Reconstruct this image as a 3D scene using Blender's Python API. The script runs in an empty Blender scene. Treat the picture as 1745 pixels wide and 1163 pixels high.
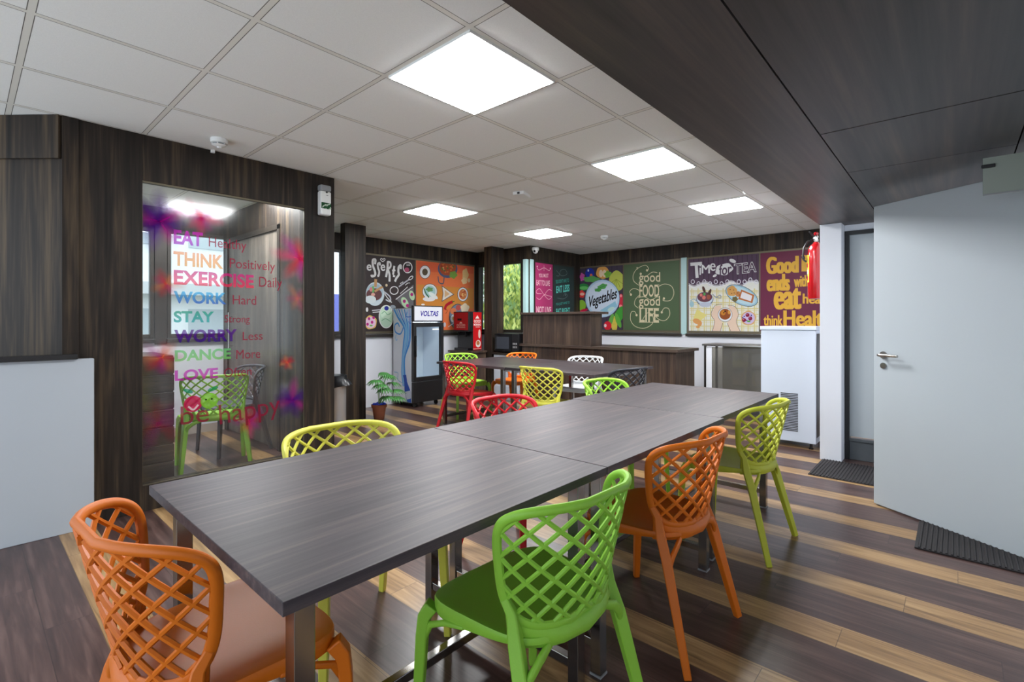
import bpy, bmesh, math, random
from mathutils import Vector, Matrix
from mathutils.geometry import tessellate_polygon
R = math.radians
sc = bpy.context.scene
COL = sc.collection

# ------------------------------------------------------------------ camera
CAMH = 1.22
cam_d = bpy.data.cameras.new('camera')
cam = bpy.data.objects.new('camera', cam_d); COL.objects.link(cam)
cam.location = (0, 0, CAMH)
cam.rotation_euler = (R(90), 0, 0.7316 - R(90))
cam_d.sensor_width = 36.0
cam_d.lens = 842.0 / 1745 * 36
cam_d.shift_y = -33.5 / 1745
cam_d.clip_start = 0.02
sc.camera = cam

# ------------------------------------------------------------------ sky and exposure
world = bpy.data.worlds.new('sky'); sc.world = world
world.use_nodes = True
bg = world.node_tree.nodes['Background']
bg.inputs[0].default_value = (0.80, 0.90, 1.0, 1)
bg.inputs[1].default_value = 1.8
PANEL_POWER = 36.0
sc.view_settings.view_transform = 'Standard'
sc.view_settings.look = 'None'
sc.view_settings.exposure = 0.62
sc.view_settings.gamma = 1.0
sc.view_settings.use_curve_mapping = False

CEIL = 2.418
SOF = 2.075

# ------------------------------------------------------------------ materials
def srgb(r, g, b):
    f = lambda c: (c / 255 / 12.92) if c / 255 <= 0.04045 else ((c / 255 + 0.055) / 1.055) ** 2.4
    return (f(r), f(g), f(b), 1)

MATS = {}
def mat(name, col, rough=0.5, metal=0.0, emis=0, spec=0.5, noise=0.0, nscale=8.0, bump=0.0, coat=0.0):
    if name in MATS: return MATS[name]
    m = bpy.data.materials.new(name); m.use_nodes = True
    nt = m.node_tree; b = nt.nodes['Principled BSDF']
    b.inputs['Base Color'].default_value = col
    b.inputs['Roughness'].default_value = rough
    b.inputs['Metallic'].default_value = metal
    b.inputs['Specular IOR Level'].default_value = spec
    if coat: b.inputs['Coat Weight'].default_value = coat
    if emis:
        b.inputs['Emission Color'].default_value = col
        b.inputs['Emission Strength'].default_value = emis
    if noise or bump:
        tc = nt.nodes.new('ShaderNodeTexCoord')
        n = nt.nodes.new('ShaderNodeTexNoise'); n.inputs['Scale'].default_value = nscale
        n.inputs['Detail'].default_value = 5
        nt.links.new(tc.outputs['Object'], n.inputs['Vector'])
        if noise:
            mx = nt.nodes.new('ShaderNodeMix'); mx.data_type = 'RGBA'
            mx.inputs[6].default_value = tuple(c * (1 - noise) for c in col[:3]) + (1,)
            mx.inputs[7].default_value = tuple(min(1, c * (1 + noise)) for c in col[:3]) + (1,)
            nt.links.new(n.outputs['Fac'], mx.inputs[0]); nt.links.new(mx.outputs[2], b.inputs['Base Color'])
        if bump:
            bp = nt.nodes.new('ShaderNodeBump'); bp.inputs['Strength'].default_value = bump
            bp.inputs['Distance'].default_value = 0.002
            nt.links.new(n.outputs['Fac'], bp.inputs['Height']); nt.links.new(bp.outputs[0], b.inputs['Normal'])
    MATS[name] = m
    return m

def wood(name, c_dark, c_mid, c_light, axis='Z', rough=0.45, fine=60.0, wide=9.0, spec=0.4, streak=0.5):
    """laminate with grain running along one axis"""
    if name in MATS: return MATS[name]
    m = bpy.data.materials.new(name); m.use_nodes = True
    nt = m.node_tree; b = nt.nodes['Principled BSDF']; L = nt.links
    tc = nt.nodes.new('ShaderNodeTexCoord')
    def layer(s, along, det, dist=0.0):
        mp = nt.nodes.new('ShaderNodeMapping')
        sv = {'X': (along, s, s), 'Y': (s, along, s), 'Z': (s, s, along)}[axis]
        mp.inputs['Scale'].default_value = sv
        L.new(tc.outputs['Object'], mp.inputs['Vector'])
        n = nt.nodes.new('ShaderNodeTexNoise'); n.inputs['Scale'].default_value = 1.0
        n.inputs['Detail'].default_value = det; n.inputs['Roughness'].default_value = 0.6
        n.inputs['Distortion'].default_value = dist
        L.new(mp.outputs[0], n.inputs['Vector'])
        return n
    a = layer(fine, fine * 0.035, 6); w = layer(wide, wide * 0.06, 3, 0.6)
    add = nt.nodes.new('ShaderNodeMix'); add.data_type = 'FLOAT'; add.inputs[0].default_value = streak
    L.new(a.outputs['Fac'], add.inputs[2]); L.new(w.outputs['Fac'], add.inputs[3])
    r = nt.nodes.new('ShaderNodeValToRGB'); e = r.color_ramp
    e.elements[0].position = 0.34; e.elements[0].color = c_dark
    e.elements[1].position = 0.68; e.elements[1].color = c_light
    k = e.elements.new(0.5); k.color = c_mid
    L.new(add.outputs[0], r.inputs[0]); L.new(r.outputs[0], b.inputs['Base Color'])
    b.inputs['Roughness'].default_value = rough
    b.inputs['Specular IOR Level'].default_value = spec
    bp = nt.nodes.new('ShaderNodeBump'); bp.inputs['Strength'].default_value = 0.03 if 'table' in name else 0.12; bp.inputs['Distance'].default_value = 0.002
    L.new(a.outputs['Fac'], bp.inputs['Height']); L.new(bp.outputs[0], b.inputs['Normal'])
    MATS[name] = m
    return m

M = {}
WD = (srgb(24, 21, 19), srgb(45, 38, 33), srgb(88, 73, 55))
M['panel'] = wood('dark_wood_laminate', *WD, axis='Z', rough=0.5, spec=0.2, fine=42, wide=11, streak=0.6)
M['panel_x'] = wood('dark_wood_laminate_long', *WD, axis='X', rough=0.42)
M['counter'] = wood('counter_wood_laminate', srgb(40, 31, 28), srgb(62, 49, 42), srgb(98, 80, 66), axis='Z', rough=0.4, fine=45)
M['counter_y'] = wood('counter_top_laminate', srgb(46, 38, 34), srgb(66, 54, 47), srgb(90, 75, 64), axis='Y', rough=0.35, fine=45)
M['soffit'] = wood('soffit_laminate', srgb(48, 44, 44), srgb(68, 61, 60), srgb(96, 83, 74), axis='X', rough=0.42, fine=30, wide=5)
M['table'] = wood('table_laminate', srgb(46, 41, 45), srgb(62, 55, 60), srgb(92, 80, 78), axis='X', rough=0.45, fine=60, wide=18, streak=0.35, spec=0.36)
M['table_y'] = wood('far_table_laminate', srgb(40, 35, 38), srgb(58, 51, 55), srgb(94, 82, 82), axis='Y', rough=0.3, fine=38, wide=12, streak=0.4)
M['door_wood'] = wood('grey_wood_door', srgb(74, 68, 62), srgb(96, 88, 80), srgb(128, 118, 106), axis='Z', rough=0.5, fine=40)
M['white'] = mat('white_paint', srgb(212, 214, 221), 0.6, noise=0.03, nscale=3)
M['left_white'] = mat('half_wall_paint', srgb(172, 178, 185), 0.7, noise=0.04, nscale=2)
M['stone'] = mat('black_granite', srgb(34, 33, 34), 0.25, noise=0.3, nscale=120)
M['bronze'] = mat('bronze_aluminium', srgb(98, 90, 72), 0.45, 0.4)
M['bronze_dk'] = mat('dark_bronze', srgb(50, 44, 38), 0.4, 0.3)
M['teal'] = mat('pale_teal_trim', srgb(165, 196, 196), 0.5)
M['steel'] = mat('brushed_steel', srgb(178, 176, 172), 0.22, 1.0)
M['chrome'] = mat('dull_chrome', srgb(150, 147, 143), 0.16, 1.0)
M['black'] = mat('black_plastic', srgb(24, 24, 26), 0.35)
M['black_gloss'] = mat('black_gloss', srgb(14, 14, 16), 0.1)
M['applwhite'] = mat('appliance_white', srgb(200, 209, 222), 0.45)
M['white_pl'] = mat('white_plastic', srgb(225, 226, 224), 0.4)
M['grey_pl'] = mat('grey_plastic', srgb(140, 142, 144), 0.4)
M['red'] = mat('red_enamel', srgb(168, 10, 20), 0.22, coat=0.5)
M['mred'] = mat('machine_red', srgb(200, 28, 34), 0.35)
M['terra'] = mat('terracotta', srgb(150, 88, 62), 0.75, noise=0.12, nscale=20)
M['soil'] = mat('blue_pebbles', srgb(30, 60, 190), 0.5, noise=0.5, nscale=60)
M['leafp'] = mat('palm_leaf', srgb(58, 118, 52), 0.5, noise=0.3, nscale=6)
M['stem'] = mat('palm_stem', srgb(90, 140, 60), 0.6)
M['doorwhite'] = mat('door_white_paint', srgb(176, 184, 190), 0.55, noise=0.02, nscale=2)
M['doorgrey'] = mat('door_grey_paint', srgb(168, 174, 178), 0.5)
M['slate'] = mat('slate_plinth', srgb(72, 76, 80), 0.45, noise=0.2, nscale=14)
M['mat'] = mat('rubber_mat', srgb(30, 26, 28), 0.7)
M['board'] = mat('poster_edge', srgb(60, 56, 52), 0.5)
M['beige'] = mat('concrete_pale', srgb(240, 243, 245), 0.8, noise=0.06, nscale=1.5)
M['ground'] = mat('outside_ground', srgb(150, 150, 140), 0.9, noise=0.1)
M['skirting'] = mat('pale_skirting', srgb(170, 158, 148), 0.5)
M['baglack'] = mat('black_bag', srgb(22, 24, 28), 0.3, bump=0.8, nscale=20)
M['yellowpl'] = mat('yellow_label', srgb(225, 200, 60), 0.5)

def plastic(name, rgb):
    return mat(name, srgb(*rgb), 0.42, spec=0.35, noise=0.02, nscale=300, bump=0.12)
CH = {
 'orange': plastic('orange_plastic', (200, 102, 16)),
 'orange_far': plastic('bright_orange_plastic', (238, 122, 30)),
 'green': plastic('green_plastic', (134, 188, 60)),
 'lime': plastic('lime_plastic', (156, 208, 66)),
 'yellow': plastic('yellow_plastic', (208, 204, 80)),
 'olive': plastic('yellow_green_plastic', (184, 190, 56)),
 'red': plastic('red_plastic', (196, 34, 44)),
 'white': plastic('white_chair_plastic', (228, 230, 232)),
 'black': plastic('charcoal_plastic', (46, 48, 56)),
 'grey': plastic('grey_chair_plastic', (78, 80, 86)),
}

def glassy(name, tint, refl=1.0, rough=0.02, haze=0.0):
    m = bpy.data.materials.new(name); m.use_nodes = True
    nt = m.node_tree; nt.nodes.remove(nt.nodes['Principled BSDF']); L = nt.links
    out = nt.nodes['Material Output']
    t = nt.nodes.new('ShaderNodeBsdfTransparent'); t.inputs[0].default_value = tint
    g = nt.nodes.new('ShaderNodeBsdfGlossy'); g.inputs['Roughness'].default_value = rough
    fr = nt.nodes.new('ShaderNodeLayerWeight'); fr.inputs[0].default_value = 0.5
    pw = nt.nodes.new('ShaderNodeMath'); pw.operation = 'POWER'; pw.inputs[1].default_value = 5
    mu = nt.nodes.new('ShaderNodeMath'); mu.operation = 'MULTIPLY_ADD'; mu.inputs[1].default_value = 0.96*refl; mu.inputs[2].default_value = 0.04*refl
    mu.use_clamp = True
    mx = nt.nodes.new('ShaderNodeMixShader')
    L.new(fr.outputs['Facing'], pw.inputs[0]); L.new(pw.outputs[0], mu.inputs[0]); L.new(mu.outputs[0], mx.inputs[0])
    L.new(t.outputs[0], mx.inputs[1]); L.new(g.outputs[0], mx.inputs[2])
    last = mx
    if haze:
        d = nt.nodes.new('ShaderNodeBsdfDiffuse'); d.inputs[0].default_value = (0.8, 0.8, 0.8, 1)
        m2 = nt.nodes.new('ShaderNodeMixShader'); m2.inputs[0].default_value = haze
        L.new(mx.outputs[0], m2.inputs[1]); L.new(d.outputs[0], m2.inputs[2]); last = m2
    L.new(last.outputs[0], out.inputs[0])
    return m
M['glass'] = glassy('clear_glass', (0.97, 0.99, 0.98, 1))
M['partition'] = glassy('partition_glass', (0.96, 0.97, 0.965, 1), 1.1, 0.10, 0.012)
M['smoke'] = glassy('smoky_glass', (0.62, 0.60, 0.54, 1), 1.5, 0.05, 0.06)

def print_mat():
    m = bpy.data.materials.new('printed_film'); m.use_nodes = True
    nt = m.node_tree; b = nt.nodes['Principled BSDF']; out = nt.nodes['Material Output']
    a = nt.nodes.new('ShaderNodeAttribute'); a.attribute_name = 'ink'
    nt.links.new(a.outputs['Color'], b.inputs['Base Color'])
    b.inputs['Roughness'].default_value = 0.45
    b.inputs['Specular IOR Level'].default_value = 0.25
    t = nt.nodes.new('ShaderNodeBsdfTranslucent'); nt.links.new(a.outputs['Color'], t.inputs[0])
    mx = nt.nodes.new('ShaderNodeMixShader'); mx.inputs[0].default_value = 0.3
    nt.links.new(b.outputs[0], mx.inputs[1]); nt.links.new(t.outputs[0], mx.inputs[2]); nt.links.new(mx.outputs[0], out.inputs[0])
    return m
M['print'] = print_mat()
def film_mat():
    m = bpy.data.materials.new('translucent_sticker_film'); m.use_nodes = True
    nt = m.node_tree; nt.nodes.remove(nt.nodes['Principled BSDF']); L = nt.links
    out = nt.nodes['Material Output']
    a = nt.nodes.new('ShaderNodeAttribute'); a.attribute_name = 'ink'
    d = nt.nodes.new('ShaderNodeBsdfDiffuse'); tl = nt.nodes.new('ShaderNodeBsdfTranslucent')
    tr = nt.nodes.new('ShaderNodeBsdfTransparent')
    L.new(a.outputs['Color'], d.inputs[0]); L.new(a.outputs['Color'], tl.inputs[0])
    L.new(a.outputs['Color'], tr.inputs[0])
    m1 = nt.nodes.new('ShaderNodeMixShader'); m1.inputs[0].default_value = 0.4
    L.new(d.outputs[0], m1.inputs[1]); L.new(tl.outputs[0], m1.inputs[2])
    mm = nt.nodes.new('ShaderNodeMixShader'); mm.inputs[0].default_value = 0.35
    L.new(m1.outputs[0], mm.inputs[1]); L.new(tr.outputs[0], mm.inputs[2])
    tw = nt.nodes.new('ShaderNodeBsdfTransparent')
    m2 = nt.nodes.new('ShaderNodeMixShader')
    L.new(a.outputs['Alpha'], m2.inputs[0]); L.new(tw.outputs[0], m2.inputs[1]); L.new(mm.outputs[0], m2.inputs[2])
    L.new(m2.outputs[0], out.inputs[0])
    return m
M['film'] = film_mat()

def ceiling_mat():
    m = bpy.data.materials.new('ceiling_tiles'); m.use_nodes = True
    nt = m.node_tree; b = nt.nodes['Principled BSDF']; L = nt.links
    tc = nt.nodes.new('ShaderNodeTexCoord'); sp = nt.nodes.new('ShaderNodeSeparateXYZ')
    L.new(tc.outputs['Object'], sp.inputs[0])
    def math_(op, a, bb=None, c=None):
        n = nt.nodes.new('ShaderNodeMath'); n.operation = op
        for i, v in enumerate((a, bb, c)):
            if v is None: continue
            if isinstance(v, (int, float)): n.inputs[i].default_value = v
            else: L.new(v, n.inputs[i])
        return n.outputs[0]
    def dist(o, off):
        t = math_('SUBTRACT', o, off); t = math_('DIVIDE', t, 0.6); t = math_('FRACT', math_('ADD', t, 100.5))
        return math_('MULTIPLY', math_('ABSOLUTE', math_('SUBTRACT', t, 0.5)), 0.6)
    dx = dist(sp.outputs[0], 1.379); dy = dist(sp.outputs[1], 1.469)
    d = math_('MINIMUM', dx, dy)
    bar = math_('LESS_THAN', d, 0.0115)
    gap = math_('MULTIPLY', math_('LESS_THAN', d, 0.0145), math_('GREATER_THAN', d, 0.0115))
    n = nt.nodes.new('ShaderNodeTexNoise'); n.inputs['Scale'].default_value = 260; n.inputs['Detail'].default_value = 3
    L.new(tc.outputs['Object'], n.inputs['Vector'])
    def mixc(f, c1, c2):
        x = nt.nodes.new('ShaderNodeMix'); x.data_type = 'RGBA'
        if isinstance(f, float): x.inputs[0].default_value = f
        else: L.new(f, x.inputs[0])
        for i, c in ((6, c1), (7, c2)):
            if isinstance(c, tuple): x.inputs[i].default_value = c
            else: L.new(c, x.inputs[i])
        return x.outputs[2]
    base = mixc(n.outputs['Fac'], srgb(222, 222, 219), srgb(240, 240, 237))
    c = mixc(bar, base, srgb(224, 221, 212))
    c = mixc(gap, c, srgb(96, 92, 86))
    L.new(c, b.inputs['Base Color'])
    rr = nt.nodes.new('ShaderNodeMix'); rr.data_type = 'FLOAT'; rr.inputs[2].default_value = 0.75; rr.inputs[3].default_value = 0.35
    L.new(bar, rr.inputs[0]); L.new(rr.outputs[0], b.inputs['Roughness'])
    return m
M['ceiling'] = ceiling_mat()

def floor_mat():
    m = bpy.data.materials.new('striped_wood_floor'); m.use_nodes = True
    nt = m.node_tree; b = nt.nodes['Principled BSDF']; L = nt.links
    tc = nt.nodes.new('ShaderNodeTexCoord'); sp = nt.nodes.new('ShaderNodeSeparateXYZ')
    L.new(tc.outputs['Object'], sp.inputs[0])
    def math_(op, a, bb=None):
        n = nt.nodes.new('ShaderNodeMath'); n.operation = op
        for i, v in enumerate((a, bb)):
            if v is None: continue
            if isinstance(v, (int, float)): n.inputs[i].default_value = v
            else: L.new(v, n.inputs[i])
        return n.outputs[0]
    x = math_('DIVIDE', math_('SUBTRACT', sp.outputs[0], 0.367), 0.454)
    fx = math_('FRACT', math_('ADD', x, 50.0)); row = math_('FLOOR', math_('MULTIPLY', math_('ADD', x, 50.0), 3.0))
    light = math_('LESS_THAN', fx, 0.36)
    # plank seams
    f3 = math_('FRACT', math_('MULTIPLY', fx, 3.0))
    offs = math_('MULTIPLY', math_('FRACT', math_('MULTIPLY', row, 0.381)), 1.2)
    yy = math_('FRACT', math_('DIVIDE', math_('ADD', sp.outputs[1], math_('ADD', offs, 24.0)), 1.2))
    plank = math_('FLOOR', math_('DIVIDE', math_('ADD', sp.outputs[1], math_('ADD', offs, 24.0)), 1.2))
    seam = math_('LESS_THAN', yy, 0.0022)
    seamx = math_('LESS_THAN', f3, 0.018)
    # jitter the grain per plank
    cmb = nt.nodes.new('ShaderNodeCombineXYZ')
    L.new(math_('MULTIPLY', row, 3.7), cmb.inputs[0]); L.new(math_('MULTIPLY', plank, 5.1), cmb.inputs[1])
    va = nt.nodes.new('ShaderNodeVectorMath'); va.operation = 'ADD'
    L.new(tc.outputs['Object'], va.inputs[0]); L.new(cmb.outputs[0], va.inputs[1])
    def lay(sx, sy, det, dist=0):
        mp = nt.nodes.new('ShaderNodeMapping'); mp.inputs['Scale'].default_value = (sx, sy, 1)
        L.new(va.outputs[0], mp.inputs[0])
        n = nt.nodes.new('ShaderNodeTexNoise'); n.inputs['Scale'].default_value = 1; n.inputs['Detail'].default_value = det
        n.inputs['Distortion'].default_value = dist
        L.new(mp.outputs[0], n.inputs['Vector']); return n
    g = lay(46, 2.6, 6, 0.8); w = lay(12, 1.3, 4, 1.5)
    mixf = nt.nodes.new('ShaderNodeMix'); mixf.data_type = 'FLOAT'; mixf.inputs[0].default_value = 0.5
    L.new(g.outputs['Fac'], mixf.inputs[2]); L.new(w.outputs['Fac'], mixf.inputs[3])
    def ramp(c):
        r = nt.nodes.new('ShaderNodeValToRGB'); e = r.color_ramp
        e.elements[0].position = 0.33; e.elements[0].color = c[0]
        e.elements[1].position = 0.66; e.elements[1].color = c[2]
        k = e.elements.new(0.5); k.color = c[1]
        L.new(mixf.outputs[0], r.inputs[0]); return r.outputs[0]
    dk = ramp((srgb(50, 36, 34), srgb(74, 54, 50), srgb(98, 76, 70)))
    lt = ramp((srgb(108, 82, 54), srgb(150, 118, 80), srgb(178, 146, 104)))
    def mixc(f, c1, c2):
        q = nt.nodes.new('ShaderNodeMix'); q.data_type = 'RGBA'
        L.new(f, q.inputs[0])
        for i, c in ((6, c1), (7, c2)):
            if isinstance(c, tuple): q.inputs[i].default_value = c
            else: L.new(c, q.inputs[i])
        return q.outputs[2]
    c = mixc(light, dk, lt)
    c = mixc(math_('MULTIPLY', math_('MAXIMUM', seam, seamx), 0.6), c, srgb(30, 22, 20))
    L.new(c, b.inputs['Base Color'])
    b.inputs['Roughness'].default_value = 0.3
    b.inputs['Specular IOR Level'].default_value = 0.45
    bp = nt.nodes.new('ShaderNodeBump'); bp.inputs['Strength'].default_value = 0.15; bp.inputs['Distance'].default_value = 0.002
    L.new(g.outputs['Fac'], bp.inputs['Height']); L.new(bp.outputs[0], b.inputs['Normal'])
    return m
M['floor'] = floor_mat()

# ------------------------------------------------------------------ mesh helpers
class MB:
    def __init__(s): s.bm = bmesh.new()
    def box(s, x0, x1, y0, y1, z0, z1, T=None):
        vs = [s.bm.verts.new((T @ Vector(p)) if T else p) for p in
              [(x0,y0,z0),(x1,y0,z0),(x1,y1,z0),(x0,y1,z0),(x0,y0,z1),(x1,y0,z1),(x1,y1,z1),(x0,y1,z1)]]
        for f in ((0,3,2,1),(4,5,6,7),(0,1,5,4),(1,2,6,5),(2,3,7,6),(3,0,4,7)):
            s.bm.faces.new([vs[i] for i in f])
        return s
    def prism(s, pts, z0, z1):
        a = [s.bm.verts.new((x, y, z0)) for x, y in pts]; b = [s.bm.verts.new((x, y, z1)) for x, y in pts]
        n = len(pts)
        s.bm.faces.new(list(reversed(a))); s.bm.faces.new(b)
        for i in range(n): s.bm.faces.new((a[i], a[(i+1)%n], b[(i+1)%n], b[i]))
        return s
    def lathe(s, prof, n=32, c=(0,0,0), T=None, caps=True):
        rings = []
        for r, z in prof:
            ring = []
            for i in range(n):
                a = 2*math.pi*i/n
                p = Vector((c[0]+r*math.cos(a), c[1]+r*math.sin(a), c[2]+z))
                ring.append(s.bm.verts.new((T @ p) if T else p))
            rings.append(ring)
        for k in range(len(rings)-1):
            for i in range(n):
                s.bm.faces.new((rings[k][i], rings[k][(i+1)%n], rings[k+1][(i+1)%n], rings[k+1][i]))
        if caps:
            s.bm.faces.new(list(reversed(rings[0]))); s.bm.faces.new(rings[-1])
        return s
    def sweep(s, pts, secs, frames=None, closed=False, n=8, square=False, caps=True):
        """pts: centre line; secs: (a,b) half sizes (one or per point); frames: per point (u,v) axes"""
        pts = [Vector(p) for p in pts]; N = len(pts)
        if not isinstance(secs, list): secs = [secs]*N
        rings = []
        up = None
        for i, p in enumerate(pts):
            if closed: t = pts[(i+1)%N]-pts[i-1]
            else: t = pts[min(i+1,N-1)]-pts[max(i-1,0)]
            t.normalize()
            if frames: u, v = frames[i]; u = Vector(u); v = Vector(v)
            else:
                ref = Vector((0,0,1)) if abs(t.z) < 0.9 else Vector((0,1,0))
                if up is not None and abs(up.dot(t)) < 0.98: ref = up
                u = t.cross(ref).normalized(); v = u.cross(t).normalized(); up = v
            a, b = secs[i]
            ring = []
            for k in range(n):
                if square:
                    q = [(1,1),(-1,1),(-1,-1),(1,-1)][k]
                    ca, sa = q
                else:
                    an = 2*math.pi*k/n; ca, sa = math.cos(an), math.sin(an)
                ring.append(s.bm.verts.new(p + u*(a*ca) + v*(b*sa)))
            rings.append(ring)
        n = len(rings[0])
        for i in range(N if closed else N-1):
            A, B = rings[i], rings[(i+1)%N]
            for k in range(n): s.bm.faces.new((A[k], A[(k+1)%n], B[(k+1)%n], B[k]))
        if not closed and caps:
            s.bm.faces.new(list(reversed(rings[0]))); s.bm.faces.new(rings[-1])
        return s
    def bar(s, p, q, a, b=None):
        return s.sweep([p, q], (a, b or a), n=4, square=True)
    def rod(s, p, q, r, n=10): return s.sweep([p, q], (r, r), n=n)
    def build(s, name, m, parent=None, smooth=False, bevel=0.0, seg=2, loc=None):
        bmesh.ops.recalc_face_normals(s.bm, faces=s.bm.faces)
        me = bpy.data.meshes.new(name)
        if smooth:
            for f in s.bm.faces: f.smooth = True
            for e in s.bm.edges:
                if len(e.link_faces) == 2 and e.calc_face_angle(0) > R(38): e.smooth = False
        s.bm.to_mesh(me); s.bm.free()
        for mm in (m if isinstance(m, (list, tuple)) else [m]): me.materials.append(mm)
        o = bpy.data.objects.new(name, me); COL.objects.link(o)
        if loc: o.location = loc
        if parent: o.parent = parent
        if bevel:
            b = o.modifiers.new('bevel', 'BEVEL'); b.width = bevel; b.segments = seg; b.limit_method = 'ANGLE'; b.angle_limit = R(40)
            b.harden_normals = False
        return o

def empty(name, loc=(0,0,0), rz=0.0):
    o = bpy.data.objects.new(name, None); COL.objects.link(o)
    o.location = loc; o.rotation_euler = (0, 0, rz); o.empty_display_size = 0.1
    return o
def tag(o, label, cat, group=None):
    o['label'] = label; o['category'] = cat
    if group: o['group'] = group
    return o
def struct(o, label=None):
    o['kind'] = 'structure'
    if label: o['label'] = label
    return o

# text outlines -----------------------------------------------------
_tc = {}
def text_mesh(s, bold=0.0):
    key = (s, bold)
    if key in _tc: return _tc[key]
    c = bpy.data.curves.new('t', 'FONT'); c.body = s; c.offset = bold; c.resolution_u = 4; c.fill_mode = 'FRONT'
    o = bpy.data.objects.new('t', c); COL.objects.link(o)
    dg = bpy.context.evaluated_depsgraph_get()
    me = bpy.data.meshes.new_from_object(o.evaluated_get(dg))
    vs = [(v.co.x, v.co.y) for v in me.vertices]; fs = [tuple(p.vertices) for p in me.polygons]
    bpy.data.objects.remove(o); bpy.data.curves.remove(c); bpy.data.meshes.remove(me)
    x0 = min(v[0] for v in vs); x1 = max(v[0] for v in vs); y0 = min(v[1] for v in vs); y1 = max(v[1] for v in vs)
    vs = [((x-x0)/(x1-x0), (y-y0)/(y1-y0)) for x, y in vs]
    _tc[key] = (vs, fs); return _tc[key]

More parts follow.
